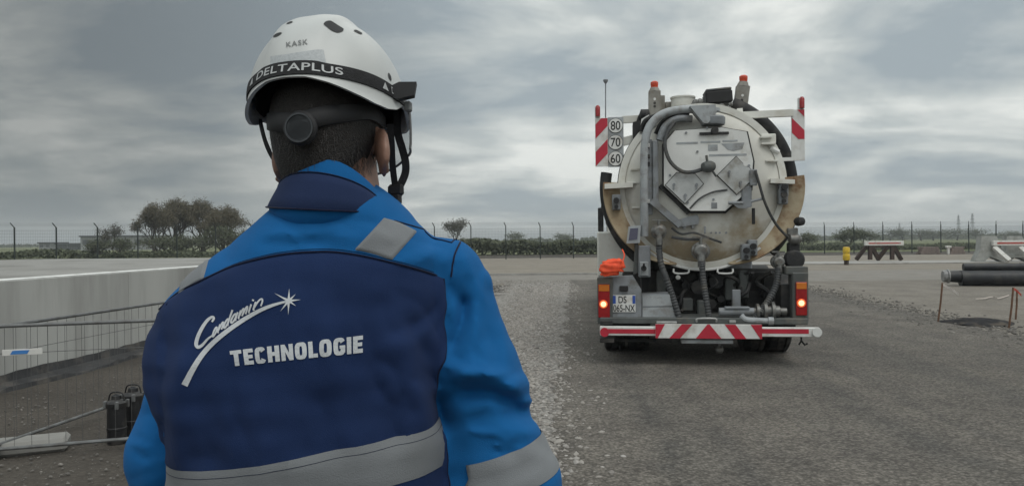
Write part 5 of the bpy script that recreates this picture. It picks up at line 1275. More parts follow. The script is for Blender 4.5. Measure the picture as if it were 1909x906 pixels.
mb = MB(); mb.sheet(rows); bvh_p = BVHTree.FromPolygons([tuple(v) for v in mb.v], mb.f)
back = WB('back_panel', mb, C_navy, jacket, smooth=180, fix=False)
WB('yoke_seam', MB().tube([tor(th, z_, .0022) for th, z_ in tops], .0016, 6), C_seam, jacket)
WB('armhole_seam', pip(bvh_j, [(858,452),(847,478),(841,516)], .0006, .0014), C_seam, jacket)
WB('armhole_seam', MB().tube(cols[nu][:70], .0015, 6), C_seam, jacket)
WB('shoulder_seam', pip(bvh_j, [(735,412),(790,428),(852,448)], .0006, .0012), C_seam, jacket)
WB('stitch_row', MB().tube([tor(th, z_+.0035, .0008) for th, z_ in tops], .0004, 5), C_seam, jacket)
# reflective strips over the shoulders
WB('shoulder_strip', patch(bvh_j, [(716,404),(745,413),(781,431)], [(657,467),(690,474),(731,487)], .003, 16, 16), C_refl, jacket, smooth=180, fix=False)
WB('shoulder_strip', patch(bvh_j, [(391,482),(366,498),(338,524)], [(380,522),(356,535),(332,552)], .003, 14, 14), C_refl, jacket, smooth=180, fix=False)
# waist band all round
def band_torso(z0, z1, off, n=120, m=6):
    rows = []
    for j in range(m+1):
        z = z0+(z1-z0)*j/m; row = []
        for i in range(n+1):
            a = 2*math.pi*i/n; d = Vector((math.sin(a)*1.6, -math.cos(a), 0)).normalized(); c = Vector((float(xcz(1.1)), Y0+.02, z)); o_ = c+d*.6; o_.z = z+SH*(d.x*.24)
            h = bvh_t.ray_cast(o_, -d); p = h[0] if h[0] else c+d*.15
            row.append(p+d*(off if 0 < j < m else off-.002))
        rows.append(row)
    return MB().sheet(rows)
zt = on(bvh_t, 575, 858, 0)[0].z
wb_ = band_torso(zt-.062, zt+.002, .0062); edge_rows = [[Vector(v) for v in wb_.v[k*121:(k+1)*121]] for k in (5,)]
WB('waist_band', wb_, C_refl, jacket, smooth=180, fix=False)
WB('band_stitching', MB().tube(edge_rows[0], .0004, 5), C_seam, jacket)
def band_arm(A, B, t0, t1, off, n=72, m=6, tilt=0.0):
    ax_ = (B-A).normalized(); u = ax_.orthogonal().normalized(); w = ax_.cross(u); rows = []
    for j in range(m+1):
        t = t0+(t1-t0)*j/m; c = A.lerp(B,t); row = []
        for i in range(n+1):
            a = 2*math.pi*i/n; d = u*math.cos(a)+w*math.sin(a); h = bvh_j.ray_cast(c+d*.13, -d, .13); p = h[0] if h[0] else c+d*.07
            if (p-c).length > .105: p = c+d*.08
            e_ = c+d*.10
            if float(torso_d(np.array(e_.x), np.array(e_.y), np.array(e_.z))) < .02: p = c+d*.045
            row.append(p+d*(off if 0 < j < m else off-.002))
        rows.append(row)
    return MB().sheet(rows)
WB('sleeve_band', band_arm(SR, ER, .80, .975, .0035), C_refl, jacket, smooth=180, fix=False)
WB('sleeve_band', band_arm(EL, WL, .30, .55, .0035), C_refl, jacket, smooth=180, fix=False)

# ---- collar
NC = Vector((PX(614), Y0+.004, 0))
def collar_pt(a, t, grow=0.0):
    """a: 0 at the back, pi at the front; t 0 bottom..1 top"""
    s_, c_ = math.sin(a), math.cos(a); tc_ = max(t,0); wa = .086+(.071-.086)*tc_+grow; wb = .099+(.095-.099)*tc_+grow
    cx = NC.x+(.009)*t; k_ = min(1-c_, 1.15); zb = 1.596+.004*k_-.005*s_; zt_ = 1.672-.052*k_-.011*s_
    return Vector((cx+s_*wa, NC.y-c_*wb+.012*t, zb+(zt_-zb)*t if t > 0 else zb+.024*t))
n = 64; rows = []
prof = [(-1.0,-.022),(-.5,-.006),(0,.002),(.3,.004),(.7,.003),(.96,.002),(1.0,-.001),(.97,-.005),(.5,-.006),(0,-.006)]
for t, gr in prof: rows.append([collar_pt(2*math.pi*i/n, t, gr) for i in range(n+1)])
coll = WB('collar', MB().sheet(rows), C_blue, jacket, smooth=60)
rows = [[collar_pt(rad(-74+148*i/40), t*(1-.25*abs((-74+148*i/40)/74)**6), gr) for i in range(41)] for t, gr in ((-.05,.003),(.0,.0045),(.25,.0055),(.5,.0052),(.66,.0046),(.68,.002))]
WB('collar_panel', MB().sheet(rows), C_navy2, coll, smooth=60)
WB('collar_seam', MB().tube([collar_pt(rad(-74+148*i/40), 0.69*(1-.25*abs((-74+148*i/40)/74)**6), .0045) for i in range(41)], .0011, 6), C_seam, coll)
WB('collar_seam', MB().tube([collar_pt(rad(-100+200*i/40), -.01, .0055) for i in range(41)], .0013, 6), C_seam, coll)

# ---- print on the back
def onp(px, py, off=.0012): return on(bvh_p, px, py, off)[0]
def block_word(word):
    """heavy condensed sans capitals as quads, normalised to a unit box"""
    st = .30; hs = .24; V = []; F = []; x = 0.0; W = {'T':.74,'E':.64,'C':.72,'H':.78,'N':.80,'O':.78,'L':.62,'G':.78,'I':.30}
    def quad(*p): o_ = len(V); V.extend(p); F.append((o_,o_+1,o_+2,o_+3))
    def rect(a, b, c, d):
        n_ = max(1, int(round(max(c-a, d-b)/.25)))
        for i in range(n_):
            if c-a > d-b: quad((a+(c-a)*i/n_,b),(a+(c-a)*(i+1)/n_,b),(a+(c-a)*(i+1)/n_,d),(a+(c-a)*i/n_,d))
            else: quad((a,b+(d-b)*i/n_),(c,b+(d-b)*i/n_),(c,b+(d-b)*(i+1)/n_),(a,b+(d-b)*(i+1)/n_))
    def ring(x0, w, a0, a1):
        n_ = 26; prev = None
        for i in range(n_+1):
            a_ = rad(a0+(a1-a0)*i/n_); c, s_ = math.cos(a_), math.sin(a_); e_ = .62
            def se(rx, ry): return (x0+w/2+rx*math.copysign(abs(c)**e_, c), .5+ry*math.copysign(abs(s_)**e_, s_))
            cur = (se(w/2,.52), se(w/2-st,.52-hs))
            if prev: quad(prev[0], cur[0], cur[1], prev[1])
            prev = cur
    for ch in word:
        w = W[ch]
        if ch == 'T': rect(x,1-hs,x+w,1); rect(x+w/2-st/2,0,x+w/2+st/2,1-hs)
        elif ch == 'E': rect(x,0,x+st,1); rect(x+st,0,x+w,hs); rect(x+st,1-hs,x+w,1); rect(x+st,.5-hs*.45,x+w*.92,.5+hs*.45)
        elif ch == 'H': rect(x,0,x+st,1); rect(x+w-st,0,x+w,1); rect(x+st,.5-hs/2,x+w-st,.5+hs/2)
        elif ch == 'N': rect(x,0,x+st*.92,1); rect(x+w-st*.92,0,x+w,1); quad((x+st*.9,1),(x+st*.9,.55),(x+w-st*.9,0),(x+w-st*.9,.45))
        elif ch == 'L': rect(x,0,x+st,1); rect(x+st,0,x+w,hs)
        elif ch == 'I': rect(x,0,x+st,1)
        elif ch == 'O': ring(x,w,0,360)
        elif ch == 'C': ring(x,w,28,332)
        elif ch == 'G': ring(x,w,28,338); rect(x+w*.52,.36,x+w,.36+hs*.8); rect(x+w-st,.12,x+w-.005,.36)
        x += w+.115
    x -= .115; return [(a_/x, b_) for a_, b_ in V], F
vs, fs = block_word('TECHNOLOGIE')
def zq(x, y): return (325+x/4.53, 530+y/4.53)
def bil(u, v):
    bl, br, tl, tr = (488,690), (1590,574), (470,562), (1590,430)
    x = (bl[0]*(1-u)+br[0]*u)*(1-v)+(tl[0]*(1-u)+tr[0]*u)*v; y = (bl[1]*(1-u)+br[1]*u)*(1-v)+(tl[1]*(1-u)+tr[1]*u)*v; return zq(x, y)
WB('print_word', MB().add([onp(*bil(x,y), .0012+.00012*(i//4%3)) for i, (x, y) in enumerate(vs)], fs), C_print, back, smooth=0, fix=False)
def ribbon(pts, ws, closed=False, n=6):
    """flat printed stroke from zoom-space points with half widths"""
    c = smooth_path([(x,y,w) for (x,y), w in zip(pts, ws)], n); rows = []
    for i, p in enumerate(c):
        t = c[min(i+1,len(c)-1)]-c[max(i-1,0)]; t.z = 0; t.normalize(); nx_, ny_ = -t.y, t.x
        rows.append([onp(*zq(p.x+nx_*p.z*s_, p.y+ny_*p.z*s_)) for s_ in (-1,1)])
    return MB().sheet(rows)
arcp = [(88,850),(150,728),(230,606),(330,494),(450,394),(600,290),(750,208),(880,162),(965,142)]
WB('print_arc', ribbon(arcp, [27,24,22,20,19,18,15,11,7]), C_print, back, smooth=0, fix=False)
cx_, cy_ = 968, 140
mb = MB()
for ex, ey in ((845,75),(972,36),(1027,83),(1070,130),(1030,184),(965,260),(898,228)):
    d = Vector((ex-cx_,ey-cy_,0)); nrm = Vector((-d.y,d.x,0)).normalized()
    q = [Vector((cx_,cy_,0))+nrm*13, Vector((cx_,cy_,0))-nrm*13, Vector((cx_,cy_,0))+d*.45-nrm*6, Vector((ex,ey,0)), Vector((cx_,cy_,0))+d*.45+nrm*6]
    mb.add([onp(*zq(p.x,p.y), .0012+.00005*len(mb.v)/5) for p in q], [(0,1,2,4),(4,2,3)])
WB('print_star', mb, C_print, back, smooth=0, fix=False)
# script word: strokes placed along a rising baseline
base_c = smooth_path([(322,445,0),(400,388,0),(480,330,0),(570,275,0),(660,225,0),(790,160,0)], 10)
def bp(u, v):
    """u 0..1 along baseline, v height (slanted)"""
    i = u*(len(base_c)-1); k = min(int(i), len(base_c)-2); p = base_c[k].lerp(base_c[k+1], i-k)
    return (p.x+v*26, p.y-v*78)
LET = []
def ell_(u, w): LET.append(([(u+w*(.5+.5*math.cos(a)), .45+.47*math.sin(a)) for a in [2*math.pi*i/10+.6 for i in range(11)]], 7.5))
def stem(u, h): LET.append(([(u, h), (u-.002, h*.5), (u+.004, .08), (u+.018, .06)], 7.5))
def arch(u, w): LET.append(([(u,.3),(u+w*.35,.85),(u+w*.75,.95),(u+w,.6),(u+w,.08)], 7))
ell_(.0,.085); stem(.125,.95); arch(.13,.07); ell_(.235,.085); stem(.325,1.75); ell_(.385,.085); stem(.478,.95)
stem(.535,.95); arch(.54,.065); arch(.61,.065); stem(.735,.95); LET.append(([(.742,1.28),(.748,1.42)],9)); stem(.81,.95); arch(.815,.085)
mb = MB()
for pts, w in LET:
    m2 = ribbon([bp(u, v) for u, v in pts], [w]*len(pts), n=4); mb.add(m2.v, m2.f)
m2 = ribbon([(322,318),(338,288),(322,276),(282,306),(238,370),(200,450),(188,508),(205,530),(240,512),(285,462),(325,432)], [8,10,11,13,15,16,16,14,12,9,6]); mb.add(m2.v, m2.f)
WB('print_script', mb, C_print, back, smooth=0, fix=False)

# ---- body: one continuous skin surface (head, neck, chest core, arms, hands, hips, legs)
HO = P(618,290,Y0+.015)                                    # between the ears
HR = Matrix.Rotation(rad(-12),4,'Z') @ Matrix.Rotation(rad(-3.5),4,'Y') @ Matrix.Rotation(rad(-6),4,'X')
HM = Matrix.Translation(HO) @ HR
def hl(x, y, z): return HM @ Vector((x,y,z))
fb = Field((XC-.46,Y0-.18,-.01), (XC+.48,Y0+.62,1.86), .007)
# chest core, hips, legs, arms
for z0, z1, a0, a1 in ((.95,1.2,.12,.12),(1.2,1.42,.12,.115)): fb.cone((XC-.05,Y0+.02,z0),(XC-.05,Y0+.02,z1),a0,a1,.02); fb.cone((XC+.05,Y0+.02,z0),(XC+.05,Y0+.02,z1),a0,a1,.02)
for s_, foot in ((-1,(XC-.12,Y0+.10,.06)),(1,(XC+.11,Y0-.02,.06))):
    hip = (XC+s_*.09,Y0+.03,.93); knee = (XC+s_*.105,Y0+.04+.3*(foot[1]-Y0),.50); ank = (foot[0],foot[1],.10)
    fb.cone(hip,knee,.085,.058,.03); fb.cone(knee,ank,.056,.036,.02); fb.cone(ank,(foot[0]+s_*.01,foot[1]+.15,.05),.036,.032,.02)
for S_, E_, W_ in ((SR,ER,WR),(SL,EL,WL)):
    fb.cone(Vector((XC,Y0+.03,1.40)),S_,.05,.04,.03); fb.cone(S_,E_,.038,.036,.02); fb.cone(E_,W_,.036,.027,.02)
    fwd = (W_-E_).normalized(); side = Vector((1 if S_ is SR else -1,0,0)); dn = Vector((0,0,-1)); palm = W_+fwd*.055
    fb.cone(W_, palm, .027, .030, .012); fb.cone(palm-dn*.025, palm+fwd*.03-dn*.028, .018, .015, .01); fb.cone(palm+dn*.025, palm+fwd*.03+dn*.028, .018, .014, .01)
    inw = -side
    for i, (o_, L_) in enumerate(((-.034,.066),(-.012,.074),(.011,.068),(.033,.054))):
        k0 = palm+fwd*.040+dn*o_; k1 = k0+fwd*L_*.45+inw*.012; k2 = k1+fwd*L_*.22+inw*L_*.35; k3 = k2-fwd*L_*.10+inw*L_*.30
        fb.cone(k0,k1,.0105,.0098,.003); fb.cone(k1,k2,.0098,.0092,.003); fb.cone(k2,k3,.0092,.0085,.003)
    t0 = W_+fwd*.03-dn*.024; t1 = t0+fwd*.035-dn*.012+inw*.024; t2 = t1+fwd*.030+inw*.010
    fb.cone(t0,t1,.014,.0115,.006); fb.cone(t1,t2,.0115,.0095,.004)
# neck and head
nb = Vector((NC.x, NC.y+.022, 1.50)); fb.cone(nb, hl(.004,-.010,-.045), .054, .051, .02)
fb.cone(Vector((NC.x-.06,NC.y+.02,1.46)), Vector((NC.x+.06,NC.y+.02,1.47)), .045, .045, .03)
fb.ell(hl(0,-.012,.045), (.077,.098,.092), HR, .01); fb.ell(hl(0,-.036,-.005), (.062,.062,.075), HR, .02)
fb.ell(hl(0,.030,-.045), (.060,.066,.072), HR, .025); fb.ell(hl(0,.062,-.088), (.030,.028,.024), HR, .02); fb.cone(hl(-.052,.0,-.062), hl(-.018,.066,-.095), .017, .016, .02); fb.cone(hl(.052,.0,-.062), hl(.018,.066,-.095), .017, .016, .02)
fb.cone(hl(0,.094,.006), hl(0,.112,-.028), .010, .014, .012); fb.ell(hl(0,.088,.018), (.045,.016,.012), HR, .012)
fb.ell(hl(0,.090,-.058), (.024,.012,.009), HR, .008)
for s_ in (-1,1):
    fb.ell(hl(s_*.032,.097,-.002), (.016,.012,.010), HR, 0, 'cut')
    Re = HR @ Matrix.Rotation(rad(s_*(40 if s_ > 0 else 6)),4,'Z') @ Matrix.Rotation(rad(-14),4,'X')
    ex = .088 if s_ > 0 else .079; fb.ell(hl(s_*ex,-.010,.000), (.0095,.023,.036), Re, .006); fb.ell(hl(s_*(ex+.0105),.001,.004), (.010,.012,.020), Re, 0, 'cut'); fb.cone(hl(s_*.088,-.002,-.030), hl(s_*.084,.002,-.034), .008, .008, .006)
VB, QB = fb.nets(); VB = relax(VB, QB, 1)
def skin_mat():
    M = bpy.data.materials.new('skin'); M.use_nodes = True; t = M.node_tree; N = t.nodes; L = t.links; b = N['Principled BSDF']
    b.inputs['Roughness'].default_value = .5; b.inputs['Subsurface Weight'].default_value = .12; b.inputs['Subsurface Radius'].default_value = (.012,.005,.003)
    tc = N.new('ShaderNodeTexCoord'); n = N.new('ShaderNodeTexNoise'); L.new(tc.outputs['Object'], n.inputs['Vector']); n.inputs['Scale'].default_value = 28; n.inputs['Detail'].default_value = 6
    r = N.new('ShaderNodeValToRGB'); L.new(n.outputs['Fac'], r.inputs[0]); r.color_ramp.elements[0].position = .35; r.color_ramp.elements[1].position = .65
    r.color_ramp.elements[0].color = (.22,.12,.085,1); r.color_ramp.elements[1].color = (.31,.175,.125,1); L.new(r.outputs[0], b.inputs['Base Color'])
    bp_ = N.new('ShaderNodeBump'); bp_.inputs['Strength'].default_value = .25; bp_.inputs['Distance'].default_value = .002; n2 = N.new('ShaderNodeTexNoise'); L.new(tc.outputs['Object'], n2.inputs['Vector']); n2.inputs['Scale'].default_value = 220; L.new(n2.outputs['Fac'], bp_.inputs['Height']); L.new(bp_.outputs[0], b.inputs['Normal'])
    return M
M_skin = skin_mat()
body = WO('body', VB, QB, M_skin, worker)
bvh_b = BVHTree.FromPolygons(VB.tolist(), QB.tolist())
M_eye = mat('eye_white', (.7,.68,.65), (.65,.62,.6), 5, .2)
for s_ in (-1,1): WB('eye', MB().lathe([(.0,-.011),(.007,-.0085),(.011,0),(.007,.0085),(.0,.011)], hl(s_*.031,.078,-.001), (0,1,0), 16), M_eye, worker, smooth=180)
# ---- hair: thin cap over the skull plus short strands
HMI = HM.inverted(); hp = np.array([list(r) for r in HMI]); Vh = VB@hp[:3,:3].T+hp[:3,3]
nrm = np.zeros_like(VB)
fn = np.cross(VB[QB[:,2]]-VB[QB[:,0]], VB[QB[:,3]]-VB[QB[:,1]])
for c in range(4): np.add.at(nrm, QB[:,c], fn)
nrm /= np.linalg.norm(nrm, axis=1)[:,None]+1e-12
def hairness(x, y, z):
    nz = .003*np.sin(70*x+40*z)+.002*np.sin(160*x-60*y)
    nape = z-(-.058+7.5*x*x+.9*np.clip(np.abs(x)-.055,0,1))+nz            # nape curve rising to the ears
    behind = (-.006+.25*np.clip(z,-.03,.1)-y)                              # behind the ear line
    m1 = np.minimum(nape, behind); m2 = np.minimum(z-.052, .082-y); m3 = np.minimum(np.minimum(z+.004, .028-y), .03+y*0)
    ear = np.maximum(np.abs(x)-.0765, 0)
    return np.maximum(np.maximum(m1, m2), m3)-ear*8*(z < .036)
fh = Field(tuple(HO-Vector((.14,.16,.14))), tuple(HO+Vector((.14,.16,.18))), .0032)
fh.cone(nb, hl(.004,-.010,-.045), .054, .051, .02)
fh.ell(hl(0,-.012,.045), (.077,.098,.092), HR, .01); fh.ell(hl(0,-.036,-.005), (.062,.062,.075), HR, .02); fh.ell(hl(0,.030,-.045), (.060,.066,.072), HR, .025)
gh = np.meshgrid(*fh.ax, indexing='ij'); hp3 = hp[:3,:3]; gl = [hp3[i][0]*gh[0]+hp3[i][1]*gh[1]+hp3[i][2]*gh[2]+hp[i][3] for i in range(3)]
fh.F -= (.0034*np.clip(hairness(*gl)/.010, -1, 1)).astype(np.float32)
fh.F[:,:,:int(.02/.0032)] = .02
V_, Q_ = fh.nets(); V_ = relax(V_, Q_, 1)
lz = V_@hp3.T+hp[:3,3]; keep = (hairness(lz[:,0],lz[:,1],lz[:,2]) > -.008)[Q_].any(1)
M_hair = mat('dark_hair', (.020,.017,.015), (.012,.010,.009), 160, .55, bump=.6, bscale=420)
hair = WO('hair', V_, Q_[keep], M_hair, worker)
r_ = random.Random(3); mb = MB()
soft = (hairness(Vh[:,0], Vh[:,1], Vh[:,2]) > -.013) & (VB[:,2] > 1.60) & (np.abs(Vh[:,0]) < .077); cand = np.where(soft)[0]
for _ in range(9000):
    i = cand[r_.randrange(len(cand))]; p = Vector(VB[i])+Vector((r_.uniform(-1,1),r_.uniform(-1,1),r_.uniform(-1,1)))*.003; nn_ = Vector(nrm[i])
    if (HMI@p).z > .07: continue
    d = (Vector((0,0,-1))+nn_*r_.uniform(.05,.35)+Vector((r_.uniform(-.3,.3),r_.uniform(-.2,.2),0))).normalized(); L_ = r_.uniform(.006,.014); w = nn_.cross(d).normalized()*.00045
    p = p+nn_*.0015; mb.add([p-w, p+w, p+d*L_], [(0,1,2)])
WB('hair_strands', mb, mat('greying_hair', (.024,.020,.018), (.014,.012,.011), 300, .5), hair, smooth=0, fix=False)['kind'] = 'stuff'
# ---- trousers, boots
fl = Field((XC-.30,Y0-.24,.06), (XC+.30,Y0+.34,1.02), .010)
for s_, foot in ((-1,(XC-.12,Y0+.10,.06)),(1,(XC+.11,Y0-.02,.06))):
    hip = (XC+s_*.09,Y0+.03,.93); knee = (XC+s_*.105,Y0+.04+.3*(foot[1]-Y0),.50); ank = (foot[0],foot[1],.16)
    fl.cone(hip,knee,.118,.092,.03); fl.cone(knee,ank,.090,.082,.02)
fl.cone((XC-.06,Y0+.02,.96),(XC+.06,Y0+.02,.96),.13,.13,.03)
i = np.argwhere(np.abs(fl.F) < .03); x, y, z = fl.ax[0][i[:,0]], fl.ax[1][i[:,1]], fl.ax[2][i[:,2]]
fl.F[i[:,0],i[:,1],i[:,2]] -= (.006*np.sin(38*z+9*x)*np.sin(15*x+11*z+y*8)).astype(np.float32)
V_, Q_ = fl.nets(); WO('trousers', relax(V_,Q_,2), Q_, C_trous, worker)
M_boot = mat('black_leather', (.02,.019,.018), (.013,.012,.012), 20, .5, bump=.2)
for s_, foot in ((-1,(XC-.12,Y0+.10,.06)),(1,(XC+.11,Y0-.02,.06))):
    fo = Field((foot[0]-.1,foot[1]-.16,.0),(foot[0]+.1,foot[1]+.28,.28),.009); fo.cone((foot[0],foot[1],.24),(foot[0],foot[1],.10),.062,.058,.02); fo.cone((foot[0],foot[1]-.03,.055),(foot[0]+s_*.01,foot[1]+.17,.055),.052,.048,.03)
    fo.F[:,:,fo.ax[2] < .004] = .02; V_, Q_ = fo.nets(); WO('boot', relax(V_,Q_,2), Q_, M_boot, worker)

# ================================================================== helmet
helm = root('safety_helmet', 'white climbing-style safety helmet worn by the worker', 'helmet', HO); helm.rotation_euler = HR.to_euler()
M_shell = mat('helmet_white', (.48,.49,.48), (.45,.46,.45), 6, .38, bump=.03, bscale=60, dirt=(.42,.42,.40), dscale=9, dlo=.62, dhi=.85, spec=.5)
M_hblk = mat('helmet_black', (.016,.016,.018), (.011,.011,.012), 20, .6); M_web = mat('black_webbing', (.018,.018,.020), (.012,.012,.013), 60, .8, bump=.4, bscale=500)
M_liner = mat('liner_black', (.018,.018,.019), (.012,.012,.012), 20, .9); M_stick = mat('grey_sticker', (.40,.42,.43), (.33,.35,.36), 300, .5); M_hgrey = mat('shell_grey', (.16,.165,.165), (.13,.135,.135), 12, .5)
HCz, HA_, HB_, HH_ = .066, .1140, .139, .141
def rim_z(az):
    """height of the lower shell edge; az 0 = back, + = right, pi = front"""
    a = abs(az); return interp([(0,.0785),(.25,.0775),(.5,.071),(.8,.0595),(1.05,.051),(1.25,.049),(1.42,.054),(1.58,.066),(1.75,.066),(1.95,.05),(2.3,.050),(2.7,.058),(3.2,.062)], a)[0]
VENTS = []
def shell(az, th, inset=0.0, vents=True):
    ct, st_ = max(0,math.cos(th))**.86 if th < math.pi/2 else 0, math.sin(th)
    if th < 0: ct = 1+.05*(-th)
    x, y, z = HA_*math.sin(az)*ct, -HB_*math.cos(az)*ct, HCz+HH_*st_
    # crest ridges running front to back, slight corner facets
    ax_ = abs(x); ridge = .0075/(1+math.exp((ax_-.046)/.0035))-.003*math.exp(-(x/.018)**2)+.002*math.exp(-((ax_-.04)/.008)**2)
    facet = .0034*math.cos(6*az)*max(0,min(1,th*2))*max(0,1-th/1.3)
    z += ridge*max(0,st_); k = 1+facet/.12
    p = Vector((x*k, y*k, z)); n_ = Vector((x/HA_**2, y/HB_**2, (z-HCz)/HH_**2)).normalized()
    dz = z-rim_z(az); fl_ = .0045*math.exp(-max(dz,0)/.010)
    p += Vector((n_.x,n_.y,0))*fl_
    if vents:
        for va, vt, wa, wt in VENTS:
            da = (az-va+math.pi)%(2*math.pi)-math.pi; q = (da/wa)**2+((th-vt)/wt)**2
            pass
    return p-n_*inset, n_
def hel(px, py):
    """photo pixel -> (azimuth, elevation) on the smooth helmet"""
    o_ = HMI @ CAM; d = (HMI.to_3x3() @ ray(px, py)); k = Vector((1/HA_,1/HB_,1/HH_)); c0 = Vector((0,0,HCz))
    a_ = Vector([(o_-c0)[i]*k[i] for i in range(3)]); b_ = Vector([d[i]*k[i] for i in range(3)])
    A = b_.dot(b_); B = a_.dot(b_); C = a_.dot(a_)-1; D = max(0, B*B-A*C); t_ = (-B-math.sqrt(D))/A; q = a_+b_*t_
    q.normalize(); return math.atan2(q.x, -q.y), math.asin(max(-1,min(1,q.z)))
for px_, py_, w_, h_ in ((622,56,.016,.011),(664,63,.008,.005),(520,73,.012,.004),(726,144,.005,.006),(545,52,.007,.004)):
    a_, t_ = hel(px_, py_); VENTS.append((a_, t_, w_/(HB_*max(.25,math.cos(t_))), h_/.13))
VENTS += [(2.4,.7,.2,.12),(-2.4,.7,.2,.12),(2.9,.95,.12,.12),(-2.9,.95,.12,.12)]
def th_of(z): return math.asin(max(-1,min(1,(z-HCz)/HH_)))
NA, NT = 220, 76; rows = []; inner = []
for j in range(NT+1):
    ro, ri = [], []
    for i in range(NA+1):
        az = -math.pi+2*math.pi*i/NA; t0 = th_of(rim_z(az)); th = t0+(math.pi/2-.002-t0)*(j/NT)
        ro.append(shell(az,th)[0]); ri.append(shell(az,th,.005,False)[0])
    rows.append(ro); inner.append(ri)
mb = MB(); mb.sheet(inner[::-1]+[rows[0]][:0]+rows); shell_o = mb.build('shell', M_shell, helm, smooth=50)
bvh_h = BVHTree.FromPolygons([tuple(v) for r in rows for v in r], MB().sheet(rows).f)
mb = MB(); lr_ = []
for j in range(25):
    lr_.append([shell(-math.pi+2*math.pi*i/80, max(th_of(rim_z(-math.pi+2*math.pi*i/80)+.012),0)+(1.56-.1)*(j/24), .011, False)[0] for i in range(81)])
mb.sheet(lr_).build('liner', M_liner, helm, smooth=180)
def hpt(az, z, off=.001):
    """point on the helmet skin by azimuth and height"""
    p, n_ = shell(az, th_of(z), 0, False); return p+n_*off
for va, vt, wa, wt in VENTS:
    if wa < .03: continue
    rws = []
    for k in range(5):
        f = k/4*.92; rr = []
        for i in range(25):
            a = 2*math.pi*i/24; sq = 1/max(abs(math.cos(a+.5)),abs(math.sin(a+.5)))**.35
            az, th = va+wa*math.cos(a)*f*sq, vt+wt*math.sin(a)*f*sq; p, n_ = shell(az, th); rr.append(p+n_*.0010)
        rws.append(rr)
    MB().sheet(rws).build('vent', M_hblk, helm, smooth=60)
# goggle strap round the helmet
def strap_z(az): return .0910-.012*(1-math.cos(min(abs(az),1.75)))
rws = []
for f, o_ in ((-1.02,.0),(-1,.0022),(-.5,.0026),(0,.0026),(.5,.0026),(1,.0022),(1.02,.0)):
    rws.append([hpt(-math.pi+2*math.pi*i/160, strap_z(-math.pi+2*math.pi*i/160)+f*.0098, o_) for i in range(161)])
strap = MB().sheet(rws).build('goggle_strap', M_web, helm, smooth=60)
def strap_text(body, a0, a1, hh, bold, material=M_stick, name='strap_lettering', sp=1.0):
    vs, fs, _ = text_geo(body, bold, sp)
    mb = MB(); mb.add([hpt(a0+(a1-a0)*x, strap_z(a0+(a1-a0)*x)+(y-.5)*hh, .0034) for x, y in vs], fs); return mb.build(name, material, strap, 0, fix=False)
M_let = mat('strap_silver', (.45,.46,.46), (.40,.41,.41), 40, .5)
strap_text('DELTAPLUS', hel(481,168)[0], hel(638,139)[0], .0112, .012, M_let, sp=1.05)
strap_text('DELTAPLUS', hel(727,176)[0], hel(752,188)[0], .0105, .012, M_let)
for a0 in (hel(470,178)[0]-.02, hel(710,168)[0]):
    mb = MB(); mb.add([hpt(a0+x, strap_z(a0+x)+y, .0034) for x, y in ((0,-.0055),(.10,-.0055),(.05,.006))], [(0,1,2)])
    mb.add([hpt(a0+x, strap_z(a0+x)+y, .0040) for x, y in ((.035,-.0055),(.065,-.0055),(.05,-.001))], [(0,1,2)]); mb.build('strap_mark', M_let, strap, 0, fix=False)
# small maker's lettering and grey reflective sticker on the back
def onh(px, py, off):
    a_, t_ = hel(px, py); p, n_ = shell(a_, t_, 0, False); return p+n_*off
vs, fs, _ = text_geo('KASK', .012, 1.15); mb = MB(); mb.add([onh(537+38*x, 93.5-5*x-8.5*y, .0012) for x, y in vs], fs); mb.build('shell_lettering', M_hgrey, helm, 0, fix=False)
rws = []
for j in range(9):
    v = j/8; rws.append([onh(506+(610-506)*(i/20)-(7*(1-v)*(i/20)), (110-14*(i/20))*(1-v)+(140-12*(i/20))*v, .0009) for i in range(21)])
MB().sheet(rws).build('reflective_sticker', M_stick, helm, smooth=180)
# clip holding the strap at the right temple
a_ = 1.50; q = hpt(a_, strap_z(a_)+.002, .004); tx = Vector((math.cos(a_)*.0+.96, .28, .10)).normalized()
mb = MB(); mb.prism([(0,-.013),(.026,-.010),(.030,.010),(.004,.013),(-.010,.008),(-.010,-.008)], q-tx*.002, tx, Vector((0,0,1)), tx.cross(Vector((0,0,1))), .016); mb.build('strap_clip', M_hblk, helm)
mb = MB(); q2 = q+Vector((.010,.012,-.018)); mb.box(q2-Vector((.005,.006,.008)), q2+Vector((.005,.006,.008)), .002); mb.build('visor_pivot', M_hgrey, helm)
# clear visor in front of the face
M_vis = bpy.data.materials.new('clear_visor'); M_vis.use_nodes = True; t = M_vis.node_tree; b = t.nodes['Principled BSDF']; b.inputs['Base Color'].default_value = (.35,.37,.38,1); b.inputs['Roughness'].default_value = .12
tr = t.nodes.new('ShaderNodeBsdfTransparent'); tr.inputs[0].default_value = (.80,.83,.84,1); mxs = t.nodes.new('ShaderNodeMixShader'); mxs.inputs[0].default_value = .38; t.links.new(tr.outputs[0], mxs.inputs[1]); t.links.new(b.outputs[0], mxs.inputs[2]); t.links.new(mxs.outputs[0], t.nodes['Material Output'].inputs[0])
rws = []
for z, kk in ((.085,1.03),(.065,1.05),(.04,1.055),(.018,1.05),(.010,1.04)):
    rws.append([Vector((HA_*kk*math.sin(a), -HB_*kk*math.cos(a), z-.014*max(0,math.cos(2*(a-math.pi))))) for a in [rad(108+144*i/48) for i in range(49)]])
vis = MB().sheet(rws).build('visor', M_vis, helm, smooth=180)
mb = MB(); mb.tube(rws[-1], .0022, 6); mb.tube([r[0] for r in rws], .0022, 6); mb.tube([r[-1] for r in rws], .0022, 6); mb.build('visor_rim', M_hgrey, vis)
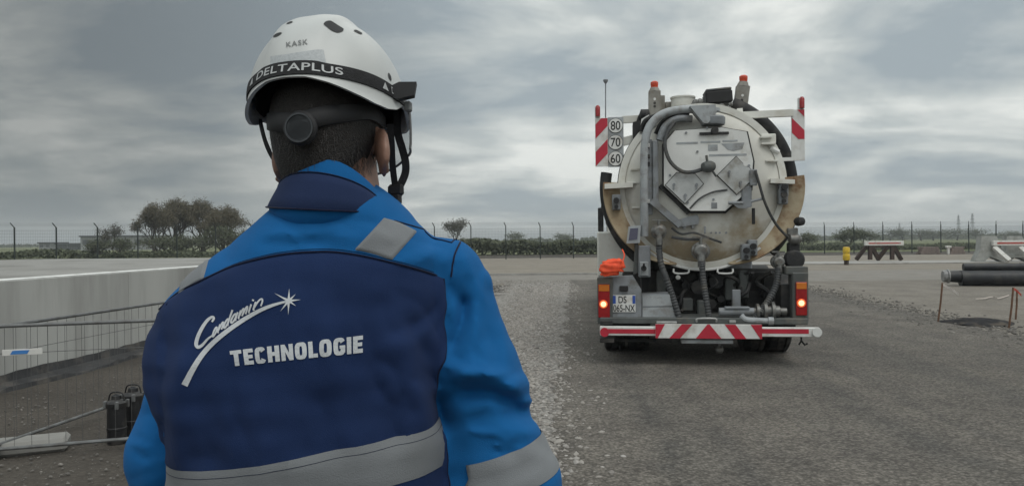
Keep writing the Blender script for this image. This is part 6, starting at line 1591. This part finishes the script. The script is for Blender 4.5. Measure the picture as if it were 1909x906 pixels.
# headband with ratchet dial
def hb_pt(a, z, g_=0.0): return Vector(((.082+g_)*math.sin(a), -.008-(.106+g_)*math.cos(a), z))
def hbz(a): return .020+.030*min(1,abs(a)/1.3)
rws = [[hb_pt(a, hbz(a)+f*(.011+.004*math.cos(a)), g_) for a in [rad(-110+220*i/60) for i in range(61)]] for f, g_ in ((-1,0),(-.9,.0025),(0,.003),(.9,.0025),(1,0))]
MB().sheet(rws).build('headband', M_hblk, helm, smooth=60)
qd = hb_pt(.13, .012, .002); dn_ = Vector((.08,-1,-.1)).normalized()
mb = MB(); mb.lathe([(.024,0),(.0245,.006),(.021,.010),(.018,.010),(.017,.007),(.012,.0075),(.0,.008)], qd, dn_, 36); dial = mb.build('adjustment_dial', M_hblk, helm, smooth=30)
mb = MB(); mb.lathe([(.0200,.0098),(.0206,.0112),(.0184,.0112),(.0182,.0098)], qd, dn_, 36); mb.build('dial_ring', mat('dial_grey', (.055,.06,.065),(.045,.05,.055),10,.45), dial)
# webbing straps in head space
HMI_ = HM.inverted()
def wl_(pts): return smooth_path([HMI_ @ P(*p) for p in pts], 6)
def web(name, pts, w=.007, nrm_=(1,0,0)):
    c = wl_(pts); rows_ = []
    for i, p in enumerate(c):
        t_ = (c[min(i+1,len(c)-1)]-c[max(i-1,0)]).normalized(); s_ = t_.cross(Vector(nrm_)).normalized(); f = Vector(nrm_)*.0009
        rows_.append([p-s_*w+f, p+s_*w+f, p+s_*w-f, p-s_*w-f, p-s_*w+f])
    return MB().sheet(rows_).build(name, M_web, helm, smooth=30)
YS = Y0+.02
web('chin_strap', [(741,205,YS+.03),(741,245,YS+.035),(750,278,YS+.04),(756,303,YS+.045),(755,325,YS+.05),(744,350,YS+.05)], .0062, (.55,-.8,0))
web('chin_strap', [(727,232,YS),(730,270,YS+.01),(732,310,YS+.03),(737,350,YS+.05)], .0052, (.55,-.8,0))
web('chin_strap', [(738,362,YS+.05),(733,380,YS+.05),(722,400,YS+.045)], .0085, (.55,-.8,0))
web('chin_strap', [(484,222,YS+.0),(494,262,YS+.01),(510,300,YS+.02),(530,340,YS+.05)], .0065, (-.6,-.8,0))
q = HMI_ @ P(738,355,YS+.045); mb = MB(); mb.box(q-Vector((.013,.006,.010)), q+Vector((.013,.006,.010)), .004); mb.box(q-Vector((.009,.007,.024)), q+Vector((.009,.005,-.006)), .003); mb.build('buckle', M_hblk, helm)
q = HMI_ @ P(733,397,YS+.03); mb = MB(); mb.tube([q+Vector((.006*math.cos(a),0,.008*math.sin(a))) for a in [2*math.pi*i/16 for i in range(17)]], .0012, 6); mb.build('strap_ring', M_hblk, helm)
